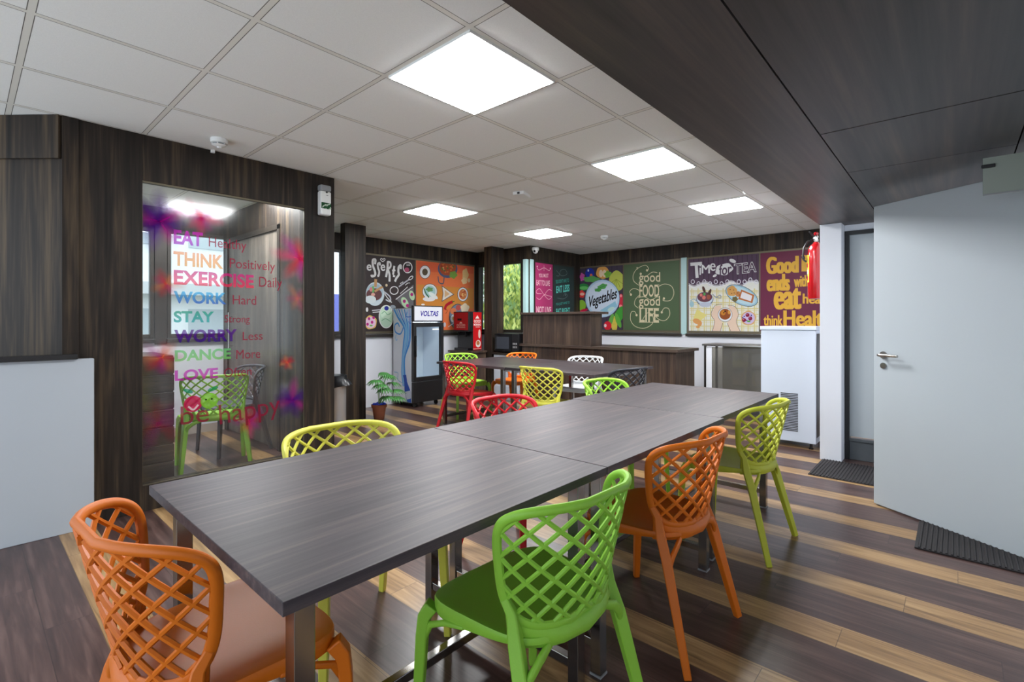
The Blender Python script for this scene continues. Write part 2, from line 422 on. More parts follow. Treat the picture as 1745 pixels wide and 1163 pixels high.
class Canvas:
    """flat print: W x H metres, drawing coordinates 0..1 from the top left corner"""
    def __init__(s, W, H): s.W, s.H, s.v, s.f, s.c, s.k = W, H, [], [], [], 0
    def _add(s, pts, faces, col, alpha=1.0, alphas=None):
        if any(x < 0 or x > 1 or y < 0 or y > 1 for x, y in pts):
            if alphas: pts = [(min(1, max(0, x)), min(1, max(0, y))) for x, y in pts]
            else:
                np_, nf = [], []
                for f in faces:
                    P = [pts[i] for i in f]
                    for ax, lim, sg in ((0,0,1),(0,1,-1),(1,0,1),(1,1,-1)):
                        Q = []
                        for i in range(len(P)):
                            a, b_ = P[i-1], P[i]; da, db = sg*(a[ax]-lim), sg*(b_[ax]-lim)
                            if (da >= 0) != (db >= 0):
                                t = da/(da-db); Q.append((a[0]+(b_[0]-a[0])*t, a[1]+(b_[1]-a[1])*t))
                            if db >= 0: Q.append(b_)
                        P = Q
                        if not P: break
                    if len(P) > 2: nf.append(tuple(range(len(np_), len(np_)+len(P)))); np_ += P
                pts, faces = np_, nf
        s.k += 1; b = len(s.v)
        s.v += [(x, y, s.k) for x, y in pts]
        for f in faces:
            s.f.append(tuple(i+b for i in f))
            s.c.append([(col[0], col[1], col[2], (alphas[i] if alphas else alpha)) for i in f])
    def poly(s, pts, col, alpha=1.0):
        tr = tessellate_polygon([[Vector((x*s.W, y*s.H, 0)) for x, y in pts]])
        s._add(pts, [tuple(t) for t in tr], col, alpha); return s
    def rect(s, x0, y0, x1, y1, col, alpha=1.0):
        s._add([(x0,y0),(x1,y0),(x1,y1),(x0,y1)], [(0,1,2,3)], col, alpha); return s
    def oval(s, cx, cy, rx, ry, col, rot=0, n=28, wob=0.0, alpha=1.0):
        a = R(rot); pts = []
        for i in range(n):
            t = 2*math.pi*i/n; k = 1 + wob*math.sin(5*t+cx*40)
            X = rx*s.W*k*math.cos(t); Y = ry*s.H*k*math.sin(t)
            pts.append((cx + (X*math.cos(a)-Y*math.sin(a))/s.W, cy + (X*math.sin(a)+Y*math.cos(a))/s.H))
        s._add(pts, [tuple(range(n))], col, alpha); return s
    def line(s, pts, w, col, alpha=1.0):
        P = [Vector((x*s.W, y*s.H)) for x, y in pts]; L_, R_ = [], []
        for i in range(len(P)):
            t = P[min(i+1,len(P)-1)]-P[max(i-1,0)]
            if t.length < 1e-9: t = Vector((1,0))
            t.normalize(); n = Vector((-t.y, t.x))*w/2
            L_.append(P[i]+n); R_.append(P[i]-n)
        pts2 = [(p.x/s.W, p.y/s.H) for p in L_+R_]; N = len(P)
        s._add(pts2, [(i, i+1, N+i+1, N+i) for i in range(N-1)], col, alpha); return s
    def curve(s, pts, w, col, n=12, alpha=1.0):
        """smooth line through the points"""
        out = []; P = [pts[0]]+list(pts)+[pts[-1]]
        for i in range(1, len(P)-2):
            p0,p1,p2,p3 = P[i-1],P[i],P[i+1],P[i+2]
            for k in range(n):
                t = k/n
                out.append(tuple(0.5*((2*p1[j])+(-p0[j]+p2[j])*t+(2*p0[j]-5*p1[j]+4*p2[j]-p3[j])*t*t+(-p0[j]+3*p1[j]-3*p2[j]+p3[j])*t**3) for j in (0,1)))
        out.append(pts[-1]); return s.line(out, w, col, alpha)
    def spiral(s, cx, cy, r, turns, w, col, a0=0, sgn=1):
        pts = []
        n = int(24*turns)
        for i in range(n+1):
            t = i/n; a = R(a0)+sgn*2*math.pi*turns*t; q = r*(1-0.8*t)
            pts.append((cx+q*math.cos(a)/s.W, cy+q*math.sin(a)/s.H))
        s.line(pts, w, col); s.oval(pts[-1][0], pts[-1][1], w*1.3/s.W, w*1.3/s.H, col, n=10); return s
    def text(s, t, x0, y0, x1, y1, col, bold=0.0, rot=0.0, shear=0.0, alpha=1.0, col2=None):
        vs, fs = text_mesh(t, min(bold*.6, 0.03)); a = R(rot); cx, cy = (x0+x1)/2, (y0+y1)/2
        kk = 0
        for j in (0,):
          pts = []
          for x, y in vs:
            X = ((x-0.5 + shear*(y-0.5))*(x1-x0-2*kk)+j*kk)*s.W; Y = -(y-0.5)*(y1-y0)*s.H
            pts.append((cx+(X*math.cos(a)-Y*math.sin(a))/s.W, cy+(X*math.sin(a)+Y*math.cos(a))/s.H))
          s._add(pts, fs, col, alpha)
        return s
    def petal(s, cx, cy, ang, L_, wd, col, a0=0.9, a1=0.0):
        n = 8; pts = []; al = []; a = R(ang)
        for i in range(n+1):
            t = i/n; w = wd*math.sin(math.pi*min(1, 0.08+t*0.75))
            for sg in (-1, 0, 1):
                X = L_*t; Y = sg*w
                pts.append((cx+(X*math.cos(a)-Y*math.sin(a))/s.W, cy+(X*math.sin(a)+Y*math.cos(a))/s.H))
                al.append((a0 + (a1-a0)*t**1.5) * (1.0 if sg == 0 else 0.12))
        fs = []
        for i in range(n):
            for k in (0, 1): fs.append((i*3+k, i*3+k+1, i*3+k+4, i*3+k+3))
        s._add(pts, fs, col, 1.0, al); return s
    def build(s, name, P0, ux, n, m=None, parent=None, board=0.004, step=0.00025, uy=(0,0,-1)):
        P0, ux, n, uy = Vector(P0), Vector(ux), Vector(n), Vector(uy)
        me = bpy.data.meshes.new(name)
        vs = [P0 + ux*(x*s.W) + uy*(y*s.H) + n*(board + k*step) for x, y, k in s.v]; fs = list(s.f); cs = list(s.c)
        nprint = len(fs)
        if board:
            b = len(vs)
            for d in (0, board):
                for x, y in ((0,0),(1,0),(1,1),(0,1)): vs.append(P0+ux*(x*s.W)+uy*(y*s.H)+n*d)
            for f in ((0,1,2,3),(4,5,6,7),(0,1,5,4),(1,2,6,5),(2,3,7,6),(3,0,4,7)):
                fs.append(tuple(i+b for i in f)); cs.append([(0.8,0.8,0.8,1) if f[0] in (0, 4) and f[1] in (1, 5) and f[2] in (2, 6) else (0.06,0.055,0.05,1)]*4)
        me.from_pydata([tuple(v) for v in vs], [], fs)
        at = me.color_attributes.new('ink', 'FLOAT_COLOR', 'CORNER')
        i = 0
        for f in cs:
            for c in f: at.data[i].color = c; i += 1
        me.materials.append(m or M['print'])
        o = bpy.data.objects.new(name, me); COL.objects.link(o)
        if parent: o.parent = parent
        return o
def C3(r, g, b): return srgb(r, g, b)[:3]
def inside(x0, y0, x1, y1, pts): return [(x0+(x1-x0)*a, y0+(y1-y0)*b) for a, b in pts]

# ================================================================== STRUCTURE
XF, YA, XW = 7.4, 6.2, 6.0      # far wall, left long wall, short return wall
WZ0, WZ1 = 1.04, 2.19
b = MB(); b.box(-1.6, 7.6, -0.6, 6.4, -0.1, 0); struct(b.build('floor', M['floor']))
b = MB(); b.box(-1.6, 7.6, 0.9, 6.4, CEIL, CEIL+0.06); struct(b.build('ceiling', M['ceiling']))

def wall_with_openings(name, axis, pos, thick, a0, a1, opens, mats_name, z1=CEIL, top_m=None):
    """low white part, dark fascia and piers between window openings"""
    root = struct(empty(name))
    def seg(nm, p0, p1, z0, z, m):
        q = MB()
        if axis == 'Y': q.box(p0, p1, pos, pos+thick, z0, z)
        else: q.box(pos, pos+thick, p0, p1, z0, z)
        return q.build(nm, m, root)
    seg('lower_wall', a0, a1, 0, WZ0, M['white'])
    seg('wood_fascia', a0, a1, WZ1, z1, M['panel'])
    p = a0
    for o0, o1 in sorted(opens):
        if o0 > p + 1e-3: seg('wood_pier', p, o0, WZ0, WZ1, M['panel'])
        p = o1
    if p < a1 - 1e-3: seg('wood_pier', p, a1, WZ0, WZ1, M['panel'])
    return root
winA = [(-1.2, 0.0), (0.06, 1.335), (1.45, 2.075), (2.2, 3.485), (3.52, 5.93)]
wall_with_openings('wall_left', 'Y', YA, 0.15, -1.6, 6.15, winA, None)
wall_with_openings('wall_return', 'X', XW, 0.12, 5.12, 6.2, [(5.16, 6.19)], None)
wall_with_openings('wall_back', 'Y', 5.0, 0.12, 6.0, 7.4, [(6.08, 7.2)], None)
wall_with_openings('wall_far', 'X', XF, 0.15, -0.6, 5.12, [(3.14, 5.16-0.05), (0.95, 3.05)], None)

wn = [0]
def window(axis, pos, a0, a1, mull, face, frame=0.035, depth=0.05, pane=True, mt=None, z0=WZ0, z1=WZ1):
    wn[0] += 1
    root = struct(empty('window_%d' % wn[0]))
    mt = mt or M['bronze']
    y0, y1 = (pos-0.012, pos+depth) if face < 0 else (pos, pos+depth)
    q = MB()
    def bx(p0, p1, za, zb, d0=y0, d1=y1):
        if axis == 'Y': q.box(p0, p1, d0, d1, za, zb)
        else: q.box(d0, d1, p0, p1, za, zb)
    bx(a0, a0+frame, z0, z1); bx(a1-frame, a1, z0, z1)
    bx(a0+frame, a1-frame, z1-frame, z1); bx(a0+frame, a1-frame, z0, z0+frame*1.3)
    for m_ in mull: bx(m_-frame*0.6, m_+frame*0.6, z0+frame*1.3, z1-frame)
    q.build('window_frame', mt, root, bevel=0.003)
    q = MB()
    def bx2(p0, p1, za, zb):
        if axis == 'Y': q.box(p0, p1, pos-0.045, pos-0.0125, za, zb)
        else: q.box(pos-0.045, pos-0.0125, p0, p1, za, zb)
    bx2(a0-0.01, a1+0.01, z0-0.045, z0-0.005)
    q.build('window_sill', M['bronze_dk'], root, bevel=0.003)
    if pane:
        q = MB()
        if axis == 'Y': q.box(a0+frame, a1-frame, pos+0.03, pos+0.036, z0+frame, z1-frame)
        else: q.box(pos+0.03, pos+0.036, a0+frame, a1-frame, z0+frame, z1-frame)
        q.build('pane', M['glass'], root)
    return root
window('Y', YA, -1.2, 0.0, [], -1, mt=M['bronze_dk'])
window('Y', YA, 0.06, 1.335, [0.7], -1, mt=M['bronze_dk'])
window('Y', YA, 1.45, 2.075, [], -1, mt=M['bronze_dk'])
window('Y', YA, 2.2, 3.485, [2.8], -1, mt=M['bronze_dk'])
window('Y', YA, 3.52, 5.93, [4.665], -1)
window('X', XW, 5.16, 6.19, [], -1, mt=M['bronze_dk'])
window('Y', 5.0, 6.08, 7.2, [6.57], -1, mt=M['bronze_dk'])
window('X', XF, 3.14, 5.11, [4.13], -1)
window('X', XF, 0.95, 3.05, [2.02], -1)
# pale teal strips between the window units
b = MB(); b.box(XF-0.02, XF-0.001, 3.052, 3.138, WZ0-0.02, WZ1+0.005); struct(b.build('trim_1', M['teal']), 'pale teal strip between far windows')
b = MB(); b.box(5.925, 5.985, 5.02, 5.09, WZ0, WZ1+0.01); b.box(5.985, 6.06, 4.975, 4.999, WZ0, WZ1+0.01)
struct(b.build('trim_2', M['teal'], bevel=0.004), 'pale teal corner strip beside pink poster')
b = MB(); b.box(1.34, 1.445, YA-0.02, YA-0.001, 0.98, 2.25); struct(b.build('trim_3', M['bronze_dk']))

# ---- panelled partition with the glass opening
PX0, PX1, PY = 0.388, 2.085, 3.87
GX0, GX1, GZ0, GZ1 = 0.773, 1.83, 0.165, 2.125
root = struct(empty('wall_partition'), 'dark wood panelled partition around the glass')
q = MB(); q.box(PX0, GX0, PY, PY+0.09, 0, CEIL); q.build('left_panel', M['panel'], root, bevel=0.002)
q = MB(); q.box(GX1, PX1, PY, PY+0.09, 0, CEIL); q.build('right_panel', M['panel'], root, bevel=0.002)
q = MB(); q.box(GX0, GX1, PY, PY+0.09, GZ1, CEIL); q.build('top_panel', M['panel'], root, bevel=0.002)
q = MB(); q.box(GX0, GX1, PY, PY+0.09, 0, GZ0); q.build('bottom_panel', M['panel'], root, bevel=0.002)
q = MB(); q.prism([(PX0+0.0, PY-0.012), (PX0+0.075, PY-0.012), (PX0+0.075, PY-0.0005), (PX0+0.0, PY-0.0005)], 0.0, CEIL-0.001); q.build('edge_post', M['panel'], root, bevel=0.002)
# angled panel above the half wall
a0, a1 = Vector((PX0, PY, 0)), Vector((-0.35, 4.72, 0)); d = (a1-a0).normalized(); nrm = Vector((d.y, -d.x, 0))
def slab(p, q_, th, z0, z1, off=0):
    n = nrm*th; o = nrm*off
    return [( (p-o).x, (p-o).y), ((q_-o).x, (q_-o).y), ((q_-o-n).x, (q_-o-n).y), ((p-o-n).x, (p-o-n).y)]
if nrm.y > 0: nrm = -nrm
q = MB(); q.prism(slab(a0, a1, 0.06, 0, 0), 0, CEIL); struct(q.build('wall_angled', M['panel']), 'dark wood panel set back above the half wall')
q = MB(); q.prism(slab(a0, a1, 0.02, 0, 0, -0.021), 2.165, CEIL-0.001); struct(q.build('trim_4', M['panel'], bevel=0.002))
# half wall
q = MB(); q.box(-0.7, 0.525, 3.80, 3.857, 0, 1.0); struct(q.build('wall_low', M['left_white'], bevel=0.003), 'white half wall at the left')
q = MB(); q.box(-0.7, 0.45, 3.775, 3.857, 1.0005, 1.03); struct(q.build('trim_5', M['stone'], bevel=0.003), 'black stone ledge on the white half wall')
# glass
g = struct(empty('window_%d' % 10), 'large clear glass with coloured words and flowers')
q = MB(); q.box(GX0, GX1, PY+0.02, PY+0.032, GZ0, GZ1); q.build('pane', M['partition'], g)
q = MB()
for (x0, x1, z0, z1) in ((GX0, GX1, GZ1-0.012, GZ1), (GX0, GX1, GZ0, GZ0+0.003), (GX0, GX0+0.002, GZ0, GZ1), (GX1-0.002, GX1, GZ0, GZ1)):
    q.box(x0, x1, PY+0.005, PY+0.0195, z0, z1)
q.build('window_frame', M['bronze'], g)
# wood clad low counter seen behind the glass
q = MB(); q.box(0.45, 0.985, 4.05, 4.6, 0, 0.985)
o = q.build('wood_cabinet', M['panel_x'], bevel=0.004)
for k in range(8):
    q = MB(); q.box(0.47, 0.9865, 4.036, 4.049, 0.02+k*0.12, 0.13+k*0.12); pp = q.build('panel_strip', M['panel_x'], o, bevel=0.002)
tag(o, 'dark horizontally panelled cabinet behind the left edge of the glass', 'cabinet')
# room behind: side wall with grey wood door
root = struct(empty('wall_inner'))
q = MB(); q.box(1.99, 2.085, 3.961, 4.72, 0, CEIL); q.build('side_panel', M['panel'], root)
q = MB(); q.box(1.99, 2.05, 4.72, 6.1, 2.13, CEIL); q.build('header_panel', M['panel'], root)
q = MB(); q.box(1.99, 2.05, 6.1, 6.199, 0, CEIL); q.build('pier_panel', M['panel'], root)
dr = struct(empty('door_1'), 'grey wood door behind the glass')
q = MB(); q.box(2.0, 2.045, 4.76, 6.06, 0.01, 2.09); q.build('door_leaf', M['door_wood'], dr, bevel=0.003)
q = MB(); q.box(1.982, 1.9895, 4.70, 4.755, 0, 2.13); q.box(1.982, 1.9895, 6.06, 6.11, 0, 2.13); q.box(1.982, 1.9895, 4.70, 6.11, 2.09, 2.14); q.build('door_frame', M['bronze_dk'], dr)
q = MB(); q.rod((1.965, 5.95, 0.9), (1.965, 5.95, 1.32), 0.011); q.rod((1.965, 5.95, 0.95), (2.0, 5.95, 0.95), 0.008); q.rod((1.965, 5.95, 1.27), (2.0, 5.95, 1.27), 0.008)
q.build('door_handle', M['steel'], dr, smooth=True)
q = MB(); q.box(-0.2, 1.985, YA-0.05, YA-0.0455, 0.0, 0.09); struct(q.build('baseboard_left', M['skirting']))

# ---- right side: soffit, pillar, door recess, side wall
root = struct(empty('ceiling_soffit'), 'dropped dark wood ceiling section on the right')
GAP = 0.006
pan = [(-1.6, 7.39, 0.46, 0.898), (-1.6, 2.62, -0.22, 0.46), (2.63, 3.40, -0.22, 0.46), (3.407, 5.3, -0.22, 0.46), (-1.6, 5.3, -0.6, -0.226)]
for x0, x1, y0, y1 in pan:
    q = MB(); q.box(x0, x1, y0+(GAP if y0 > 0.4 else 0), y1, SOF, SOF+0.02); q.build('soffit_panel', M['soffit'], root)
q = MB(); q.box(-1.6, 7.39, 0.88, 0.898, SOF+0.0205, CEIL); q.build('soffit_fascia', M['panel_x'], root)
q = MB(); q.box(-1.6, 7.39, -0.6, 0.879, SOF+0.0205, SOF+0.03); q.build('soffit_backing', M['bronze_dk'], root)
q = MB(); q.box(5.08, 5.55, 0.735, 0.895, 0, SOF-0.001); struct(q.build('wall_pillar', M['white'], bevel=0.002), 'white wall end with the fire extinguisher')
root = struct(empty('wall_right'))
q = MB(); q.box(5.251, 5.35, -0.6, 0.7345, 2.02, SOF-0.001); q.build('lintel', M['white'], root)
q = MB(); q.box(-1.6, 3.5, -0.6, -0.5, 0, SOF-0.001); q.build('near_wall', M['white'], root)
q = MB(); q.box(4.6, 5.25, -0.6, -0.5, 0, SOF-0.001); q.build('far_wall', M['white'], root)
dr = struct(empty('door_2'), 'grey door with black frame beside the white pillar')
q = MB(); q.box(5.27, 5.31, -0.35, 0.70, 0.2, 1.985); q.build('door_leaf', M['doorgrey'], dr)
q = MB(); q.box(5.24, 5.32, 0.70, 0.733, 0, 2.019); q.box(5.24, 5.32, -0.4, 0.70, 1.986, 2.019); q.build('door_frame', M['black'], dr)
q = MB(); q.box(5.25, 5.32, -0.4, 0.70, 0.0, 0.165); q.box(5.235, 5.25, -0.4, 0.70, 0.165, 0.19); q.build('door_plinth', M['slate'], dr, bevel=0.003)

# swung open white door at the right
A = Vector((4.10, 0.385, 0)); H = Vector((3.60, -0.372, 0)); dd = (H-A).normalized(); ln = (H-A).length
ang = math.atan2(dd.y, dd.x)
dr = struct(empty('door_3', (A.x, A.y, 0), ang), 'large white door standing open at the right edge')
q = MB(); q.box(0, ln, -0.04, 0, 0.008, 1.985); q.build('door_leaf', M['doorwhite'], dr, bevel=0.003)
q = MB()
q.lathe([(0.024,0),(0.024,0.008)], 20, T=Matrix.Translation((0.07,-0.041,1.0))@Matrix.Rotation(R(90),4,'X'))
q.sweep([(0.07,-0.04,1.0),(0.07,-0.09,1.0),(0.085,-0.098,1.0),(0.20,-0.098,1.0)], (0.009,0.009), n=10)
q.lathe([(0.02,0),(0.02,0.008)], 20, T=Matrix.Translation((0.07,-0.041,0.93))@Matrix.Rotation(R(90),4,'X'))
q.build('door_handle', M['steel'], dr, smooth=True)
# closer panel hanging above it
o = empty('hanging_glass_panel', (3.40, -0.101, 1.842))
q = MB(); q.box(0, 0.012, -0.398, 0, 0.012, 0.19); q.build('panel', mat('frosted_green_glass', srgb(150, 158, 148), 0.25), o)
q = MB(); q.box(-0.012, -0.0005, -0.045, 0.006, 0.138, 0.155); q.build('clip', M['black'], o, bevel=0.003)
q = MB(); q.box(-0.001, 0.013, -0.398, 0, 0.006, 0.0115); q.build('edge_strip', M['grey_pl'], o)
tag(o, 'grey-green glass panel with black clip above the open white door', 'panel')

# columns
def column(name, x0, x1, y0, y1, label):
    q = MB(); q.box(x0, x1, y0, y1, 0, CEIL-0.001); return struct(q.build(name, M['panel'], bevel=0.003), label)
column('wall_column', 3.10, 3.385, 5.5, 5.61, 'dark wood column beside the potted plant')
column('wall_column_far', 5.63, 5.91, 5.49, 5.66, 'dark wood column between microwave and coffee machine')

# ================================================================== CEILING LIGHTS etc.
em = bpy.data.materials.new('led_diffuser'); em.use_nodes = True
nt = em.node_tree; bb = nt.nodes['Principled BSDF']
bb.inputs['Base Color'].default_value = (0.9, 0.9, 0.9, 1)
bb.inputs['Emission Color'].default_value = (0.97, 0.985, 1, 1); bb.inputs['Emission Strength'].default_value = PANEL_POWER
def light_panel(a, bq, label):
    x, y = 1.379+0.6*bq, 1.469+0.6*a
    o = empty('ceiling_light', (x+0.3, y+0.3, CEIL))
    q = MB(); r0, r1 = 0.289, 0.276
    for x0, x1, y0, y1 in ((-r0,r0,r1,r0),(-r0,r0,-r0,-r1),(-r0,-r1,-r1,r1),(r1,r0,-r1,r1)): q.box(x0,x1,y0,y1,-0.012,-0.0005)
    q.build('frame', M['white_pl'], o)
    q = MB(); q.box(-r1+.001, r1-.001, -r1+.001, r1-.001, -0.0165, -0.001); q.build('diffuser', em, o)
    return tag(o, label, 'ceiling light', 'square ceiling light panels')
light_panel(0, 0, 'largest square light panel, the one nearest above the long tables')
light_panel(0, 3, 'square light panel second nearest, close to the dark dropped ceiling')
light_panel(0, 6, 'square light panel above the ice machine, beside the dark dropped ceiling')
light_panel(4, 3, 'square light panel left of centre, in front of the orange food poster')
light_panel(4, 6, 'smallest square light panel, in front of the ceiling camera')
light_panel(5, 0, 'unseen square light panel added to light the room behind the glass partition')  # added panel, out of view, brightens the room behind the glass

def detector(x, y, label, s=1.0):
    o = empty('smoke_detector', (x, y, CEIL))
    q = MB(); q.lathe([(0.05*s,-0.0005),(0.052*s,-0.012*s),(0.05*s,-0.028*s),(0.046*s,-0.03*s)], 32); q.build('base', M['white_pl'], o, smooth=True)
    q = MB(); q.lathe([(0.034*s,-0.0305*s),(0.034*s,-0.04*s)], 24); q.build('grille', M['grey_pl'], o, smooth=True)
    q = MB(); q.lathe([(0.044*s,-0.0405*s),(0.03*s,-0.05*s),(0.014*s,-0.052*s),(0.012*s,-0.06*s)], 28); q.build('cap', M['white_pl'], o, smooth=True)
    for k in range(6):
        a = k*math.pi/3
        q = MB(); q.bar((0.04*s*math.cos(a),0.04*s*math.sin(a),-0.03*s),(0.04*s*math.cos(a),0.04*s*math.sin(a),-0.042*s),0.003*s); q.build('rib', M['white_pl'], o)
    return tag(o, label, 'smoke detector')
detector(1.13, 3.60, 'round white smoke detector above the glass partition')
detector(6.0, 3.654, 'small white smoke detector on the far part of the ceiling')
o = empty('ceiling_sensor_box', (3.5, 3.02, CEIL), R(20))
q = MB(); q.box(-0.09, 0.09, -0.055, 0.055, -0.03, -0.0005); q.build('casing', M['white_pl'], o, bevel=0.004)
q = MB(); q.box(-0.0935, -0.0905, -0.014, 0.01, -0.026, -0.008); q.build('socket', M['black'], o)
tag(o, 'flat white box with dark socket mounted on the ceiling', 'sensor')
o = empty('dome_camera', (6.08, 4.96, 2.39))
q = MB(); q.lathe([(0.055,0.0),(0.06,-0.02),(0.056,-0.045)], 28); q.build('base', M['white_pl'], o, smooth=True)
q = MB(); q.lathe([(0.045,-0.0455),(0.042,-0.065),(0.03,-0.085),(0.012,-0.094)], 24); q.build('dome', M['white_pl'], o, smooth=True)
q = MB(); T = Matrix.Translation((-0.04,-0.018,-0.062))@Matrix.Rotation(R(-65),4,'Y'); q.lathe([(0.016,-0.006),(0.016,0.012)], 16, T=T); q.build('lens', M['black_gloss'], o, smooth=True)
tag(o, 'white dome security camera at the wall corner under the ceiling', 'security camera')
o = empty('ceiling_hook', (1.17, 3.855, CEIL)); q = MB(); q.box(-0.012,0.012,-0.01,0.01,-0.022,-0.001); q.build('hook_plate', M['white_pl'], o, bevel=0.002)
tag(o, 'tiny white bracket where ceiling meets wood partition', 'bracket')

# air freshener dispenser
o = empty('air_freshener', (1.98, PY, 2.085))
q = MB(); q.box(-0.045, 0.045, -0.062, -0.0005, 0, 0.195); q.build('body', M['white_pl'], o, bevel=0.012, seg=3)
q = MB(); q.box(-0.0455, 0.0455, -0.0635, -0.0005, 0.196, 0.245); q.build('top_cover', M['grey_pl'], o, bevel=0.012, seg=3)
q = MB(); q.lathe([(0.008,0),(0.008,0.003)], 16, T=Matrix.Translation((0.004,-0.0625,0.185))@Matrix.Rotation(R(90),4,'X')); q.build('nozzle', M['black'], o)
cv = Canvas(0.082, 0.05); cv.rect(0,0,1,1,C3(24,84,44))
for k in range(8): cv.petal(0.1+0.11*k, 0.9-0.3*(k%3), -60+35*(k%4), 0.025, 0.005, C3(200,220,200), 1, 1)
cv.build('leaf_label', (-0.041,-0.0625,0.10), (1,0,0), (0,-1,0), parent=o, board=0, step=0.0002)
cv = Canvas(0.024, 0.007); cv.rect(0.1,0.2,0.9,0.8,C3(110,110,112)); cv.build('mark', (-0.004,-0.0625,0.165),(1,0,0),(0,-1,0),parent=o,board=0)
tag(o, 'white wall air freshener with green leaf label on the wood partition', 'air freshener')

# ================================================================== STICKERS on the partition glass
W_, H_ = GX1-GX0, GZ1-GZ0
cv = Canvas(W_, H_)
# film coordinates: u across (0..1) and z height given in metres
def zz(z): return (GZ1 - z) / H_
def uu(x): return (x - GX0) / W_
random.seed(4)
def flower(x, z, r, cols, n=7, a=0.9, a0=0):
    for k in range(n):
        cv.petal(uu(x), zz(z), a0+360*k/n+random.uniform(-10,10), r*random.uniform(0.7,1.15), r*0.25, cols[k % len(cols)], a*0.85, 0.0)
PUR, MAG, PNK, RED_, ORG = C3(96,20,150), C3(196,30,150), C3(230,60,120), C3(214,40,60), C3(240,140,90)
flower(0.870, 1.875, 0.22, [PUR, PUR, MAG, PUR], 11, 1.0)
flower(1.11, 1.935, 0.15, [PNK, MAG, PNK], 8, 0.8)
flower(0.90, 1.47, 0.12, [ORG, PNK, RED_], 7, 0.7)
flower(0.88, 0.98, 0.16, [RED_, ORG, MAG], 8, 0.8)
flower(1.80, 1.72, 0.22, [RED_, PNK, MAG], 8, 0.85)
flower(1.78, 1.40, 0.14, [ORG, PNK], 6, 0.4)
flower(1.70, 0.90, 0.09, [RED_, ORG], 7, 0.8)
flower(1.74, 0.60, 0.18, [PUR, MAG, PUR], 9, 0.85)
flower(1.42, 0.48, 0.14, [RED_, MAG, PNK], 8, 0.85)
flower(0.86, 0.55, 0.20, [MAG, RED_], 7, 0.35)
STK = cv
def stk(t, x0, x1, z0, z1, col, bold=0.0, rot=0.0, a=0.85): STK.text(t, uu(x0), zz(z1), uu(x1), zz(z0), col, bold, rot, alpha=a)
def stk2(t, x0, x1, z0, z1, ct, cb, bold=0.13):
    """word whose ink runs from one colour to another, top to bottom"""
    vs, fs = text_mesh(t, 0.034)
    k = 0
    for j2 in (0,):
        pts = [(uu(x0+k+(x1-x0-2*k)*x+j2*k), zz(z0+(z1-z0)*y)) for x, y in vs]
        STK.k += 1; b = len(STK.v); STK.v += [(x, y, STK.k) for x, y in pts]
        for f in fs:
            STK.f.append(tuple(i+b for i in f))
            STK.c.append([tuple(cb[j]+(ct[j]-cb[j])*vs[i][1] for j in range(3))+(0.8,) for i in f])
stk2('EAT', 0.946, 1.118, 1.738, 1.835, C3(222,70,200), C3(170,50,200))
stk2('THINK', 0.944, 1.247, 1.593, 1.690, C3(240,160,110), C3(230,160,70))
stk2('EXERCISE', 0.946, 1.453, 1.466, 1.566, C3(205,40,130), C3(235,60,90))
stk2('WORK', 0.946, 1.266, 1.341, 1.424, C3(70,180,225), C3(40,100,200))
stk2('STAY', 0.946, 1.187, 1.212, 1.290, C3(20,160,130), C3(40,170,170))
stk2('WORRY', 0.949, 1.336, 1.075, 1.164, C3(110,20,150), C3(60,20,140))
stk2('DANCE', 0.952, 1.297, 0.950, 1.027, C3(120,200,130), C3(130,205,110))
stk2('LOVE', 0.952, 1.213, 0.819, 0.892, C3(200,50,190), C3(210,40,180))
MR = C3(160,44,70)
stk('Healthy', 1.154, 1.40, 1.722, 1.812, MR); stk('Positively', 1.289, 1.606, 1.585, 1.675, MR)
stk('Daily', 1.49, 1.659, 1.455, 1.556, MR); stk('Hard', 1.308, 1.469, 1.343, 1.410, MR)
stk('Strong', 1.255, 1.424, 1.195, 1.265, MR); stk('Less', 1.375, 1.515, 1.081, 1.143, MR)
stk('More', 1.332, 1.498, 0.945, 1.012, MR); stk('Often', 1.251, 1.436, 0.821, 0.884, MR)
stk('be', 0.985, 1.155, 0.520, 0.645, MR, 0.0); stk('happy', 1.221, 1.645, 0.455, 0.640, MR, 0.0, -4)
STK.oval(uu(1.058), zz(0.655), 0.055/W_, 0.055/H_, C3(214,20,90), alpha=0.9)
STK.oval(uu(1.158), zz(0.665), 0.055/W_, 0.055/H_, C3(150,214,70), alpha=0.85)
STK.curve([(uu(1.03),zz(.64)),(uu(1.06),zz(.615)),(uu(1.09),zz(.645))], 0.012, C3(255,255,255))
for dx in (-0.018, 0.018): STK.oval(uu(1.155+dx), zz(0.675), 0.006/W_, 0.006/H_, C3(20,20,20))
STK.oval(uu(1.03), zz(0.745), 0.03/W_, 0.013/H_, C3(30,160,120), rot=25, alpha=0.8)
STK.oval(uu(1.18), zz(0.745), 0.035/W_, 0.014/H_, C3(30,160,90), rot=-20, alpha=0.8)
STK.build('sticker', (GX0, PY+0.018, GZ1), (1,0,0), (0,-1,0), m=M['film'], parent=g, board=0, step=0.00003)

